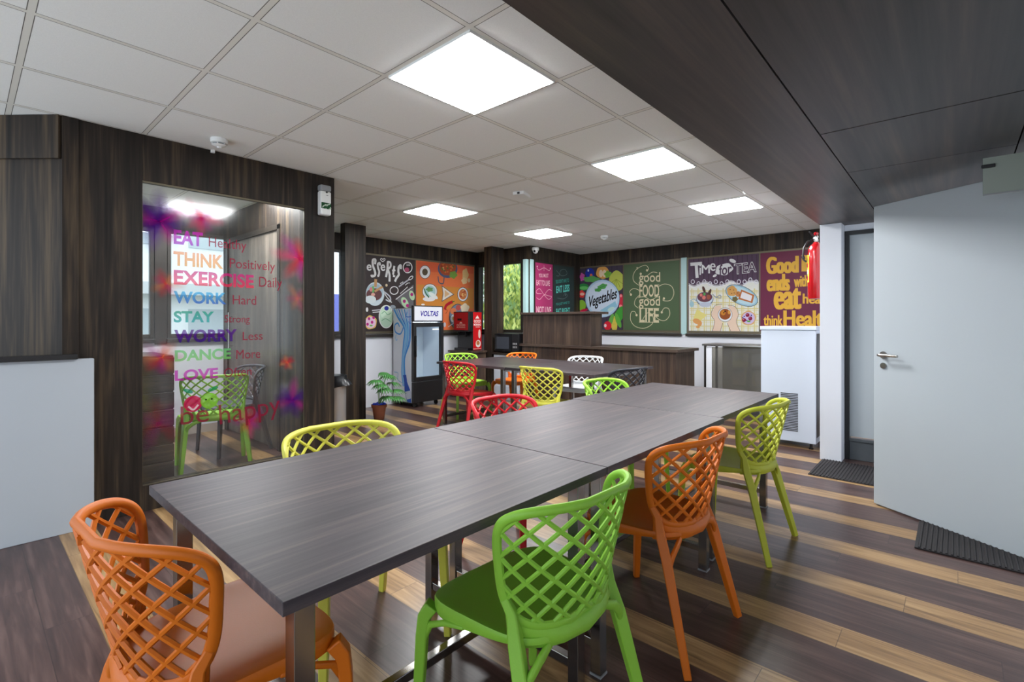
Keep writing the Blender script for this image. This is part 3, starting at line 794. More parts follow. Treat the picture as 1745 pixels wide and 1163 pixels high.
# ================================================================== POSTERS (flat prints on the window panes)
CF, SF = math.cos(0.7316), math.sin(0.7316)
class Wall:
    """reads a place on the photograph back onto a wall plane, in metres"""
    def __init__(s, axis, pos, a0, a1, z0, z1, flip):
        s.axis, s.pos, s.a0, s.a1, s.z0, s.z1, s.flip = axis, pos, a0, a1, z0, z1, flip
        s.cv = Canvas(abs(a1-a0), z1-z0)
    def p(s, px, py):
        r = (px-872.5)/842; up = (548-py)/842
        dx, dy = CF+r*SF, SF-r*CF
        if s.axis == 'Y': t = s.pos/dy; a = t*dx
        else: t = s.pos/dx; a = t*dy
        return ((a-s.a0)/(s.a1-s.a0), (s.z1-(CAMH+up*t))/(s.z1-s.z0))
    def crop(s, ox, oy, k): s.o = (ox, oy, k); return s
    def q(s, x, y): ox, oy, k = s.o; return s.p(ox+x/k, oy+y/k)
    def poly(s, pts, col): s.cv.poly([s.q(*p) for p in pts], col)
    def line(s, pts, w, col): s.cv.line([s.q(*p) for p in pts], w, col)
    def curve(s, pts, w, col): s.cv.curve([s.q(*p) for p in pts], w, col)
    def oval(s, x, y, rx, ry, col, rot=0, wob=0, n=28):
        pts = []
        for i in range(n):
            t = 2*math.pi*i/n; k = 1+wob*math.sin(5*t+x); X, Y = rx*k*math.cos(t), ry*k*math.sin(t); a = R(rot)
            pts.append(s.q(x+X*math.cos(a)-Y*math.sin(a), y+X*math.sin(a)+Y*math.cos(a)))
        s.cv._add(pts, [tuple(range(n))], col)
    def ring(s, x, y, rx, ry, w, col, rot=0):
        pts = []
        for i in range(33):
            t = 2*math.pi*i/32; X, Y = rx*math.cos(t), ry*math.sin(t); a = R(rot)
            pts.append(s.q(x+X*math.cos(a)-Y*math.sin(a), y+X*math.sin(a)+Y*math.cos(a)))
        s.cv.line(pts, w, col)
    def text(s, t, x0, y0, x1, y1, col, bold=0.0, rise=0.0, shear=0.0):
        """rise: how far (crop units) the right end stands above the left end"""
        up_ = t.upper() == t and t not in ('F',)
        vs, fs = text_mesh(t, min(bold*0.7, 0.035) if up_ else min(bold, 0.012))
        k = bold*0.55*abs(y1-y0) if bold > 0.012 and not up_ else 0
        for j in ((-1, -.5, 0, .5, 1) if k else (0,)):
            pts = [s.q(x0+k+(x1-x0-2*k)*(x+shear*(y-.5))+j*k, y1+(y0-y1)*y - rise*(x-0.5)) for x, y in vs]
            s.cv._add(pts, fs, col)
    def build(s, name, n, label, group=None):
        if s.axis == 'Y': P0 = (s.a0, s.pos, s.z1); ux = (1,0,0)
        else: P0 = (s.pos, s.a0, s.z1); ux = (0,-1,0)
        P0 = Vector(P0) + Vector(n)*0.003
        o = s.cv.build(name, P0, ux, n, board=0.003, step=0.00003)
        return tag(o, label, 'poster', group)
WHT = C3(240,240,240)
# --- desserts
w = Wall('Y', YA-0.012, 3.545, 4.655, 1.078, 2.162, 0); w.cv.rect(0,0,1,1,C3(62,52,52))
w.crop(600,430,14.54)
w.text('D', 150,250,320,600,WHT,0.05)
w.text('e',355,305,475,460,WHT,0.05); w.text('e',700,305,815,465,WHT,0.05)
w.curve([(560,300),(570,190),(510,200),(510,330),(560,480),(560,570),(490,600),(475,560)],0.035,WHT)
w.curve([(680,330),(680,270),(630,300),(640,400),(665,480),(650,580),(620,590)],0.03,WHT)
w.line([(880,230),(870,420),(835,620)],0.035,WHT); w.curve([(870,240),(940,260),(945,360),(870,430)],0.03,WHT); w.curve([(880,430),(920,560),(920,730)],0.035,WHT)
w.line([(1040,340),(1010,560)],0.032,WHT); w.line([(985,455),(1065,450)],0.026,WHT); w.line([(1005,590),(1060,600)],0.03,WHT)
w.curve([(1200,420),(1200,330),(1150,370),(1140,480),(1150,560),(1090,650),(1055,730)],0.035,WHT)
w.curve([(750,240),(700,190),(720,155),(755,180),(790,155),(810,190),(750,240)],0.012,WHT)
w.oval(1370,370,110,130,C3(40,34,36)); w.ring(1370,380,108,130,0.016,WHT); w.oval(1350,440,60,60,C3(190,84,120))
for k in range(8): w.oval(1330+25*(k%4)+20,300+30*(k//4),8,12,WHT,n=8)
w.ring(1035,950,100,95,0.014,WHT,-15); w.line([(1150,860),(1400,680)],0.022,C3(190,190,200)); w.ring(1450,640,60,30,0.012,WHT,-40)
w.line([(1185,1030),(1370,860)],0.01,WHT); w.line([(1185,780),(1260,735)],0.01,WHT); w.curve([(1310,820),(1370,770),(1430,765)],0.01,WHT)
w.oval(845,820,28,36,C3(225,205,170))
w.crop(600,430,5.817)
w.poly([(430,460),(600,325),(606,325),(606,560),(520,560)],C3(112,110,114)); w.line([(430,470),(520,400),(600,345)],0.01,WHT)
w.oval(520,500,32,58,C3(190,220,180),-25); w.oval(590,430,26,50,C3(190,220,180),-15)
for x,y in ((515,487),(546,530),(589,420)): w.oval(x,y,15,17,C3(186,40,130))
w.oval(225,415,92,118,C3(215,228,235)); w.oval(222,400,82,88,C3(178,200,212)); w.oval(215,420,78,62,C3(112,70,72)); w.oval(180,470,55,40,C3(226,236,240))
w.poly([(218,265),(245,270),(240,350),(215,345)],C3(206,160,110)); w.poly([(225,400),(215,380),(290,335),(308,350)],C3(206,160,110))
w.oval(205,370,12,36,C3(110,190,110)); w.oval(185,370,16,22,C3(224,140,140)); w.oval(205,420,20,16,C3(235,180,165))
w.curve([(310,390),(370,440),(375,490),(330,470)],0.02,C3(200,205,215)); w.curve([(320,410),(345,450),(390,500)],0.012,WHT)
w.oval(335,640,68,110,C3(196,224,200)); w.oval(335,600,58,66,C3(214,236,214)); w.curve([(290,610),(320,590),(350,620),(385,600)],0.01,C3(120,180,140)); w.curve([(290,680),(330,660),(380,690)],0.01,C3(120,180,140))
w.oval(338,557,22,22,C3(40,50,150)); w.oval(400,550,30,26,C3(150,160,170)); w.ring(335,640,70,112,0.012,WHT)
w.line([(195,580),(280,570)],0.016,C3(200,200,205)); w.line([(200,598),(270,592)],0.01,WHT)
w.oval(180,697,62,68,C3(230,190,110),wob=.05); w.oval(180,697,52,56,C3(232,200,225))
for x,y in ((165,660),(195,695),(150,715),(210,650)): w.oval(x,y,13,15,C3(186,40,130))
w.oval(185,728,16,8,C3(110,180,90)); w.oval(145,570,12,22,WHT)
w.build('poster',(0,-1,0),'dark brown dessert poster with white lettering behind the drinks cooler','window posters')
# --- orange food poster
w = Wall('Y', YA-0.012, 4.675, 5.904, 1.078, 2.162, 0); w.cv.rect(0,0,1,1,C3(228,122,72)); w.crop(600,430,5.817)
w.poly([(640,90),(1200,140),(1200,215),(640,190)],C3(222,104,66)); w.poly([(640,320),(1200,360),(1200,560),(640,560)],C3(216,146,64))
GRY=C3(96,92,96)
def dish(x,y,rx,ry,c,rim=WHT,k=.72):
    w.oval(x,y,rx+5,ry+6,GRY); w.oval(x,y,rx,ry,rim); w.oval(x,y,rx*k,ry*k,c)
dish(720,197,50,62,C3(96,84,64),k=.55)
w.curve([(850,240),(860,300),(900,310),(910,250)],0.02,C3(84,88,110)); w.oval(945,165,98,92,C3(84,96,130)); w.oval(945,155,84,78,C3(176,84,50),wob=.03)
random.seed(9)
for k in range(26): w.oval(945+random.uniform(-65,65),150+random.uniform(-50,55),9,9,random.choice([C3(214,120,60),C3(90,120,60),C3(226,170,110),C3(150,50,40)]),n=8)
w.oval(1000,225,38,36,C3(120,160,70),wob=.12)
w.poly([(640,60),(1240,60),(1240,126),(640,88)],C3(60,50,45)) if False else None
w.oval(1120,225,30,62,C3(222,190,130),wob=.1); w.oval(1110,285,28,32,C3(226,200,150),wob=.1); w.oval(1155,280,14,20,C3(226,200,150))
dish(768,390,70,72,C3(176,214,214),k=.8); w.oval(760,465,62,24,WHT); w.oval(800,430,56,20,C3(238,244,240),35); w.oval(765,370,34,22,C3(110,160,100),wob=.15); w.curve([(710,360),(730,410),(760,450)],0.02,C3(60,110,70))
w.poly([(884,328),(1010,420),(884,494),(896,410)],GRY); w.poly([(892,342),(998,418),(892,482),(902,410)],C3(240,232,220)); w.poly([(915,375),(965,415),(915,450)],C3(224,186,140))
dish(1095,418,50,66,C3(212,126,70),k=.78)
for k in range(12): w.oval(1095+random.uniform(-26,26),418+random.uniform(-36,36),8,9,random.choice([C3(236,190,120),C3(190,80,50)]),n=8)
w.curve([(915,570),(930,530),(965,505),(995,492)],0.05,C3(190,30,50)); w.line([(990,495),(1012,488)],0.018,C3(50,120,50))
w.oval(1045,640,88,128,GRY); w.oval(1045,640,80,120,C3(120,136,160)); w.oval(1050,550,26,28,C3(200,90,80)); w.oval(1000,585,30,32,C3(222,130,84)); w.oval(1115,555,42,46,C3(236,220,190),wob=.1)
w.oval(1010,660,38,42,WHT); w.oval(1008,658,18,20,C3(230,180,90)); w.oval(1030,735,32,26,C3(120,176,100)); w.oval(1085,640,26,40,C3(220,170,120))
w.line([(950,740),(1010,700)],0.014,WHT); w.oval(700,520,18,8,WHT); w.oval(915,720,12,24,C3(200,200,210)); w.curve([(925,610),(940,580),(915,560)],0.008,C3(120,60,30))
w.build('poster',(0,-1,0),'orange poster of Indian dishes beside the dark brown dessert poster','window posters')
# --- pink and dark green sayings
w = Wall('Y', 4.988, 6.105, 6.560, 1.078, 2.162, 0); w.cv.rect(0,0,1,1,C3(186,62,116)); w.crop(900,430,6.71)
LP=C3(246,206,214)
w.text('YOU MUST',118,246,230,290,LP,0.02,rise=-2); w.text('EAT TO LIVE',92,322,245,384,LP,0.03,rise=-8); w.text('NOT LIVE',92,622,260,700,LP,0.04,rise=-6)
w.curve([(95,160),(120,205),(178,180),(235,210),(258,180)],0.008,LP); w.line([(178,150),(178,215)],0.006,LP); w.oval(102,162,7,7,LP); w.oval(250,185,7,7,LP)
w.curve([(92,440),(130,420),(180,490),(230,540),(265,510),(230,500),(180,490),(130,540),(92,520)],0.007,LP); w.curve([(265,440),(230,430),(180,490)],0.007,LP); w.curve([(92,440),(95,470),(150,475)],0.007,LP)
w.build('poster',(0,-1,0),'narrow pink poster with pale lettering','window posters')
w = Wall('Y', 4.988, 6.580, 7.174, 1.078, 2.162, 0); w.cv.rect(0,0,1,1,C3(54,66,66)); w.crop(900,430,6.71)
TQ=C3(70,176,160)
w.text("YOU DON'T HAVE TO",310,308,462,352,TQ,0.02,rise=20); w.text('EAT LESS',318,378,470,460,C3(110,220,205),0.05,rise=22)
w.text('YOU JUST HAVE TO',312,572,470,608,TQ,0.02,rise=22); w.text('EAT RIGHT',315,640,475,700,C3(110,220,205),0.05,rise=14)
GQ=C3(110,130,128)
w.curve([(320,210),(380,270),(440,250),(420,200),(370,210),(350,270),(320,270)],0.007,GQ); w.curve([(330,525),(400,535),(445,500),(420,470),(400,500)],0.007,GQ); w.oval(425,490,8,8,GQ)
w.build('poster',(0,-1,0),'narrow dark green poster with turquoise lettering','window posters')
# --- vegetables
w = Wall('X', XF-0.012, 5.085, 4.140, 1.078, 2.162, 0); w.cv.rect(0,0,1,1,C3(70,62,78)); w.crop(900,430,6.71)
for x in range(600,1090,60): w.line([(x,150),(x,900)],0.006,C3(48,42,54))
w.oval(620,285,28,45,C3(206,90,170),wob=.15); w.oval(708,240,52,58,C3(44,60,170)); w.oval(722,265,16,18,C3(224,120,90)); w.oval(690,210,8,14,C3(230,235,250))
w.oval(855,235,76,70,C3(228,168,90),wob=.04); w.oval(835,245,22,42,C3(240,220,190)); w.oval(875,245,22,42,C3(240,220,190))
w.oval(725,310,90,34,C3(96,170,90),wob=.12); w.oval(915,255,40,40,C3(120,176,70),wob=.15)
w.oval(1015,330,86,118,C3(196,206,92),wob=.03)
for a in (-60,-30,0,30,60): w.line([(1010,310),(1010+90*math.sin(R(a)),310+110*math.cos(R(a)))],0.006,C3(120,140,50))
w.oval(635,400,62,40,C3(50,140,70)); w.oval(640,410,50,20,C3(110,200,110)); w.oval(612,480,42,42,C3(222,60,60),wob=.1); w.oval(620,480,26,16,C3(240,190,170))
w.oval(615,610,48,62,C3(140,190,60)); w.oval(640,665,46,16,C3(200,30,70),-15); w.oval(1065,560,28,84,C3(212,50,70)); w.oval(1060,620,18,20,C3(240,150,150)); w.oval(1062,500,14,16,C3(240,150,150))
w.oval(1045,720,50,110,C3(70,160,60),25); w.oval(985,820,36,92,C3(226,206,90),-5); w.oval(1030,780,26,90,C3(100,176,70),-20); w.oval(950,780,24,80,C3(110,180,80),18)
for k in range(9): w.line([(965,750+k*16),(1008,748+k*16)],0.003,C3(180,150,50))
w.oval(912,840,44,50,C3(224,40,60)); w.oval(885,840,14,20,C3(240,220,225)); w.oval(750,760,60,40,C3(210,170,100)); w.oval(620,760,50,60,C3(200,80,60))
w.oval(852,530,200,220,C3(110,120,140)); w.oval(852,530,194,214,C3(186,214,234)); w.oval(852,530,174,194,C3(214,226,240))
w.poly([(820,670),(1000,560),(1020,620),(900,690)],C3(150,200,220)); w.oval(950,650,42,20,C3(196,226,220),-25)
w.oval(850,395,56,30,C3(90,170,90),-20,wob=.12); w.oval(800,435,38,18,C3(80,160,80),wob=.1); w.curve([(760,410),(800,415),(880,385)],0.006,C3(50,120,60))
w.text('Vegetables',690,455,1018,625,C3(24,24,30),0.015,rise=110,shear=.05)
w.build('poster',(-1,0,0),'vegetable poster with a pale round plate and coloured vegetables','window posters')
# --- good food good life
w = Wall('X', XF-0.012, 4.120, 3.165, 1.078, 2.162, 0); w.cv.rect(0,0,1,1,C3(84,104,74)); w.crop(900,430,6.71)
CR=C3(226,214,178)
w.text('good',1268,232,1512,375,CR,0.01,rise=4); w.text('FOOD',1275,372,1500,512,CR,0.02,rise=4); w.text('good',1268,500,1510,650,CR,0.01); w.text('LIFE',1275,640,1497,806,CR,0.03,rise=-4)
for x0,x1 in ((1270,1315),(1470,1502)):
    for y in (375,512): w.line([(x0,y),(x1,y)],0.008,CR)
for x0,x1 in ((1270,1345),(1340,1385),(1388,1440),(1440,1500)): w.line([(x0,802),(x1,802)],0.01,CR); w.line([(x0,643),(x1,643)],0.008,CR)
for pts in ([(1360,210),(1380,190),(1340,150),(1250,190),(1205,260),(1210,330),(1270,380)],
            [(1290,245),(1290,270),(1350,275),(1420,230),(1480,235)],
            [(1480,400),(1560,365),(1640,390),(1668,470),(1630,550),(1550,555),(1550,530)],
            [(1175,485),(1165,450),(1200,420),(1260,430),(1280,480),(1230,540),(1220,600),(1260,640)],
            [(1240,715),(1220,680),(1180,690),(1175,780),(1230,850),(1330,870),(1420,820),(1430,740),(1380,690),(1330,740),(1300,800)],
            [(1525,690),(1560,640),(1610,650),(1620,720),(1570,780),(1500,770),(1430,700)],
            [(1250,200),(1245,175),(1265,185)],[(1260,520),(1330,510),(1400,545),(1460,520),(1500,480)]):
    w.curve(pts,0.009,CR)
for x,y in ((1362,208),(1178,486),(1555,530),(1242,720),(1530,688),(1290,248)): w.oval(x,y,12,14,CR)
w.build('poster',(-1,0,0),'green poster with cream lettering and curling lines','window posters')
# --- tea
w = Wall('X', XF-0.012, 3.025, 2.030, 1.078, 2.162, 0); w.cv.rect(0,0,1,1,C3(88,66,88)); w.crop(1150,400,5.815)
for x in range(190,830,48): w.line([(x,200),(x+4,500)],0.006,C3(60,42,58))
top=[(140,500),(200,520),(300,480),(400,515),(500,500),(560,470),(660,515),(740,470),(835,480)]
w.poly(top+[(835,985),(140,985)],C3(240,240,232))
YL=C3(226,214,150)
for x in list(range(170,830,62)): w.line([(x,535),(x,975)],0.016,YL); w.line([(x+18,545),(x+18,975)],0.007,YL)
for y in list(range(560,970,58)): w.line([(150,y),(830,y)],0.014,YL); w.line([(150,y+18),(830,y+18)],0.006,YL)
w.curve(top,0.02,WHT); w.curve([(x,y-14) for x,y in top],0.006,WHT)
for k in range(12): w.ring(180+k*57,478+(10 if k%2 else -10)-(k>8)*18,16,20,0.010,C3(228,226,236))
w.text('T',160,275,275,430,WHT,0.05,rise=10,shear=-.1); w.text('i',245,300,262,400,WHT,0.0,rise=0); w.text('M',268,300,345,385,WHT,0.0); w.text('M',272,300,350,385,WHT,0.0); w.text('e',350,285,402,360,WHT,0.0); w.text('e',354,285,406,360,WHT,0.0)
w.oval(490,345,88,56,WHT,-15,wob=.07); w.text('for',440,290,565,400,C3(88,66,88),0.02,rise=20); w.oval(575,262,34,18,WHT,20); w.oval(398,408,22,12,WHT,-30)
w.text('TEA',588,278,812,385,WHT,0.10,rise=26); w.text('TEA',594,284,806,380,C3(88,66,88),0.0,rise=26)
w.oval(298,640,86,72,C3(120,130,150)); w.oval(298,632,80,66,C3(214,226,236)); w.oval(298,620,74,50,C3(112,66,80)); w.oval(305,695,60,24,C3(200,206,222))
w.oval(290,545,14,34,C3(90,60,50),-20); w.oval(345,575,14,38,C3(90,60,50),25); w.oval(290,625,18,20,C3(230,130,120)); w.oval(262,600,14,16,C3(230,130,120)); w.oval(295,590,12,16,C3(90,170,90)); w.oval(335,620,20,24,C3(170,90,70))
w.curve([(375,590),(410,620),(450,600),(455,630),(400,620)],0.012,C3(150,160,170)); w.curve([(155,660),(190,640),(215,660)],0.014,C3(170,196,206)); w.oval(170,690,22,30,C3(170,206,216))
w.oval(665,605,172,92,C3(96,110,120),25); w.oval(665,605,166,86,C3(168,206,222),25); w.oval(665,605,150,72,C3(200,226,234),25)
w.oval(568,560,50,52,C3(222,168,96),wob=.06); w.oval(630,590,28,28,C3(206,140,80)); w.poly([(660,545),(790,600),(770,680),(630,640)],C3(196,116,66)); w.poly([(668,565),(770,608),(755,662),(650,628)],C3(240,240,244)); w.oval(598,640,28,26,C3(120,106,60),wob=.12)
for x,y in ((550,545),(585,550),(565,585),(590,580),(625,580),(640,600)): w.oval(x,y,5,5,C3(110,60,40),n=8)
w.poly([(220,740),(320,800),(250,860),(185,830)],C3(232,222,140)); w.oval(220,860,40,26,C3(228,166,100),20); w.oval(248,880,22,30,C3(228,166,100)); w.oval(230,915,18,14,C3(228,166,100))
SK=C3(238,212,192)
w.poly([(465,700),(400,710),(365,790),(395,860),(370,970),(450,970),(475,880),(440,800)],SK); w.poly([(530,700),(600,720),(630,790),(610,870),(655,970),(560,970),(520,880),(560,800)],SK)
for pts in ([(470,690),(400,705),(362,790),(396,862),(370,968)],[(528,700),(602,718),(632,790),(612,868),(655,968)],[(450,968),(476,880)],[(560,968),(522,880)]): w.curve(pts,0.006,C3(120,90,80))
w.oval(500,795,72,72,C3(120,100,100)); w.oval(500,795,68,68,C3(240,244,246)); w.oval(500,790,56,54,C3(156,84,40)); w.oval(480,775,24,26,C3(214,140,50)); w.oval(540,770,14,20,C3(226,160,70)); w.oval(500,762,8,8,C3(40,24,16)); w.oval(488,775,6,8,C3(40,24,16))
w.oval(732,828,74,72,C3(222,176,120),wob=.04); w.oval(732,828,62,60,C3(214,196,232))
for x,y in ((722,798),(688,848),(750,832)): w.oval(x,y,20,19,C3(140,24,64)); w.oval(x-5,y-6,6,6,C3(210,120,150),n=8)
for x,y in ((690,812),(760,802),(715,852),(675,825)): w.oval(x,y,7,8,C3(60,60,150),n=8)
w.oval(735,860,18,8,C3(90,170,70))
w.build('poster',(-1,0,0),'tea poster with purple top, checked cloth and hands around a cup','window posters')
# --- good food ends with
w = Wall('X', XF-0.012, 2.010, 0.975, 1.078, 2.162, 0); w.cv.rect(0,0,1,1,C3(116,44,74)); w.crop(1150,400,5.815)
YE=C3(240,190,70)
w.text('Good',905,216,1230,386,YE,0.11,rise=16); w.text('F',1256,206,1360,366,YE,0.16); w.text('ends',910,392,1142,560,YE,0.10,rise=8); w.text('with',1180,404,1325,518,YE,0.06,rise=8)
w.text('eat',980,528,1255,742,YE,0.09,rise=6); w.text('hea',1268,585,1445,686,YE,0.05); w.text('think',880,798,1070,902,YE,0.04,rise=-2); w.text('Healt',1076,752,1470,910,YE,0.07)
w.build('poster',(-1,0,0),'maroon poster with bold yellow lettering behind the fire extinguisher','window posters')

# ================================================================== CHAIRS
THM = R(82)
def S(th, t):
    W = 0.214+0.036*t; D = 0.156+0.044*t; yr = -0.168-0.072*t
    z = 0.465+0.317*t - 0.010*max(0, t)*(th/THM)**2
    return Vector((W*math.sin(th), yr+D*(1-math.cos(th)), z))
def wsc(t): return 0.87+0.13*t
PX_, PT, PB = 0.42, 0.46, 0.72
def outl(a):
    c, s_ = math.cos(a), math.sin(a)
    X = math.copysign(abs(c)**PX_, c); Y = math.copysign(abs(s_)**(PT if s_ > 0 else PB), s_)
    t = 0.5+0.5*Y
    return THM*X*wsc(t), t
def ins(s, t):
    X = abs(s)/wsc(t); Y = (t-0.5)/0.5
    return X**(2/PX_) + abs(Y)**(2/(PT if Y > 0 else PB)) < 1
def nrmS(th, t):
    e = 1e-3; a = S(th+e, t)-S(th-e, t); b = S(th, t+e)-S(th, t-e); return a.cross(b).normalized()
def frame_pts(par):
    pts = [S(*p) for p in par]; fr = []
    for i, p in enumerate(par):
        T = (pts[min(i+1, len(pts)-1)]-pts[max(i-1, 0)]).normalized(); n = nrmS(*p); fr.append((T.cross(n).normalized(), n))
    return pts, fr
def chair_meshes():
    out = {}
    # backrest: rim + lattice
    q = MB()
    N = 96; par = [outl(2*math.pi*(i+.5)/N) for i in range(N)]
    pts = [S(*p) for p in par]; fr = []; secs = []
    for i, p in enumerate(par):
        T = (pts[(i+1)%N]-pts[i-1]).normalized(); n = nrmS(*p); fr.append((T.cross(n).normalized(), n))
        k = max(0, (p[1]-0.6)/0.4); secs.append((0.0135-0.001*k, 0.0085+0.0022*k))
    q.sweep(pts, secs, fr, closed=True, n=10)
    k_ = 1.2; st = 0.246
    for fam in (1, -1):
        s0 = -2.4+st*0.5
        while s0 < 2.4:
            prev = None; run = []
            M_ = 60
            for i in range(M_+1):
                t = i/M_; s = s0 + fam*k_*(t-0.5)
                if ins(s, t): run.append((s*THM, t))
                elif run: break
            if len(run) > 5:
                d0 = (run[0][0]-run[1][0], run[0][1]-run[1][1])
                run = run[::4] + [run[-1]] if (len(run)-1) % 4 else run[::4]
                pp, ff = frame_pts(run)
                q.sweep(pp, (0.0064, 0.0060), ff, n=6)
            s0 += st
    out['backrest'] = q
    # seat pan with rear skirt that rises to the lattice
    q = MB()
    def plan(a, k):
        c, s_ = math.cos(a), math.sin(a)
        X = math.copysign(abs(c)**0.5, c); Y = math.copysign(abs(s_)**0.5, s_)
        w_ = 0.222+0.022*Y
        return X*w_*k, 0.046+Y*0.204*k
    rings = []
    prof = [(0.30,0.436),(0.6,0.438),(0.85,0.444),(0.96,0.448),(0.99,0.4475),(1.0,0.443),(1.0,0.420),(0.985,0.404),(0.955,0.403),(0.94,0.418),(0.6,0.420),(0.3,0.420)]
    n = 48
    for k, z in prof:
        ring = []
        for i in range(n):
            x, y = plan(2*math.pi*(i+.5)/n, k)
            zz_ = z - (0.010*max(0, (y-0.18)/0.06) if y > 0.18 else 0)
            if z < 0.425 and y < 0.12: zz_ += min(0.024, (0.12-y)*0.11)*(1 if z < 0.415 else 0.5)
            ring.append(q.bm.verts.new((x, y, zz_)))
        rings.append(ring)
    for a_, b_ in zip(rings[:-1], rings[1:]):
        for i in range(n): q.bm.faces.new((a_[i], a_[(i+1)%n], b_[(i+1)%n], b_[i]))
    q.bm.faces.new(rings[0]); q.bm.faces.new(list(reversed(rings[-1])))
    nn = 30; A_ = []
    for i in range(nn+1):
        a = R(202)+R(136)*i/nn
        th, t = outl(a); top = S(th, t); n_ = nrmS(th, t)
        if n_.y > 0: n_ = -n_
        ph = th*1.02
        low = Vector((0.197*math.sin(ph), -0.170+0.150*(1-math.cos(ph)), 0.417))
        col_ = []
        for j in range(6):
            f = j/5; p = top.lerp(low, f); p.y -= 0.012*math.sin(math.pi*f)*math.cos(th)
            col_.append(p)
        nv = Vector((math.sin(th), -math.cos(th), -0.35)).normalized()
        A_.append([q.bm.verts.new(p+nv*0.005) for p in col_] + [q.bm.verts.new(p-nv*0.006) for p in reversed(col_)])
    for i in range(nn):
        for j in range(12): q.bm.faces.new((A_[i][j], A_[i][(j+1)%12], A_[i+1][(j+1)%12], A_[i+1][j]))
    q.bm.faces.new(A_[0]); q.bm.faces.new(list(reversed(A_[-1])))
    out['seat'] = q
    for nm, sx, sy in (('fl',-1,1),('fr',1,1),('rl',-1,-1),('rr',1,-1)):
        q = MB()
        if sy > 0:
            q.sweep([(sx*0.220,0.205,0.422),(sx*0.233,0.222,0.392),(sx*0.238,0.228,0.34),(sx*0.250,0.245,0.0)],
                    [(0.019,0.019),(0.019,0.018),(0.017,0.016),(0.013,0.013)], n=4, square=True)
            q.sweep([(sx*0.236,0.222,0.33),(sx*0.234,0.195,0.375),(sx*0.228,0.14,0.400),(sx*0.218,0.07,0.412)], [(0.008,0.012),(0.008,0.011),(0.008,0.010),(0.008,0.008)], n=6)
        else:
            e1, e2 = S(*outl(R(-22))), S(*outl(R(-40)))
            q.sweep([(sx*e1.x,e1.y,e1.z),(sx*(e2.x+.003),e2.y-.005,e2.z),(sx*0.200,-0.100,0.44),(sx*0.210,-0.128,0.36),(sx*0.246,-0.222,0.0)],
                    [(0.009,0.010),(0.014,0.013),(0.018,0.017),(0.019,0.018),(0.013,0.013)], n=4, square=True)
            q.sweep([(sx*0.212,-0.136,0.33),(sx*0.196,-0.142,0.372),(sx*0.164,-0.146,0.402),(sx*0.10,-0.135,0.424)], [(0.015,0.010),(0.015,0.010),(0.016,0.009),(0.014,0.006)], n=8)
        out[nm] = q
    return out
PROTO = {}
def make_chair(color, loc, yaw, label, group):
    m = CH[color]
    root = empty('plastic_chair', (loc[0], loc[1], 0), R(yaw))
    tag(root, label, 'chair', group)
    if not PROTO:
        for k, q in chair_meshes().items():
            nm = k if k in ('backrest', 'seat') else 'leg'
            o = q.build(nm, m, root, smooth=True, bevel=(0.004 if nm == 'leg' else 0))
            PROTO[k] = o
    else:
        for k, src in PROTO.items():
            o = src.copy(); COL.objects.link(o); o.parent = root
            o.data = src.data if src.data.materials[0] == m else MESHES.setdefault((k, color), _remat(src, m))
    return root
MESHES = {}
def _remat(src, m):
    me = src.data.copy(); me.materials[0] = m; return me
GL, GF = 'chairs around the long tables', 'chairs around the far table'
make_chair('orange', (0.40, 1.36), -86, 'orange lattice-back chair at the near end of the long tables', GL)
make_chair('green', (1.10, 0.885), -2, 'green lattice-back chair in the front, right side of the nearest table', GL)
make_chair('orange', (1.90, 0.895), -1, 'orange lattice-back chair between the green and the yellow-green chair, right side', GL)
make_chair('olive', (2.925, 0.905), -1, 'yellow-green lattice-back chair on the right, nearest the ice machine', GL)
make_chair('yellow', (1.02, 1.72), 178, 'yellow chair half hidden behind the nearest long table', GL)
make_chair('red', (2.02, 1.76), 180, 'red chair half hidden behind the middle long table', GL)
make_chair('lime', (3.13, 1.78), 178, 'lime green chair half hidden behind the farthest of the long tables', GL)
make_chair('red', (3.73, 4.03), -92, 'red lattice-back chair at the near side of the far table', GF)
make_chair('yellow', (3.81, 2.97), -88, 'yellow lattice-back chair at the near side of the far table', GF)
make_chair('lime', (4.40, 4.78), 168, 'lime green chair at the left end of the far table', GF)
make_chair('orange_far', (4.98, 4.38), 95, 'bright orange chair behind the far table', GF)
make_chair('white', (4.99, 3.36), 92, 'white lattice-back chair behind the far table', GF)
make_chair('black', (4.22, 2.40), -10, 'charcoal black chair at the right end of the far table', GF)
GI = 'chairs behind the glass partition'
make_chair('green', (1.41, 4.61), -12, 'green chair seen through the glass partition with lettering', GI)
make_chair('grey', (1.75, 5.11), 93, 'grey chair behind the green chair, seen through the glass', GI)

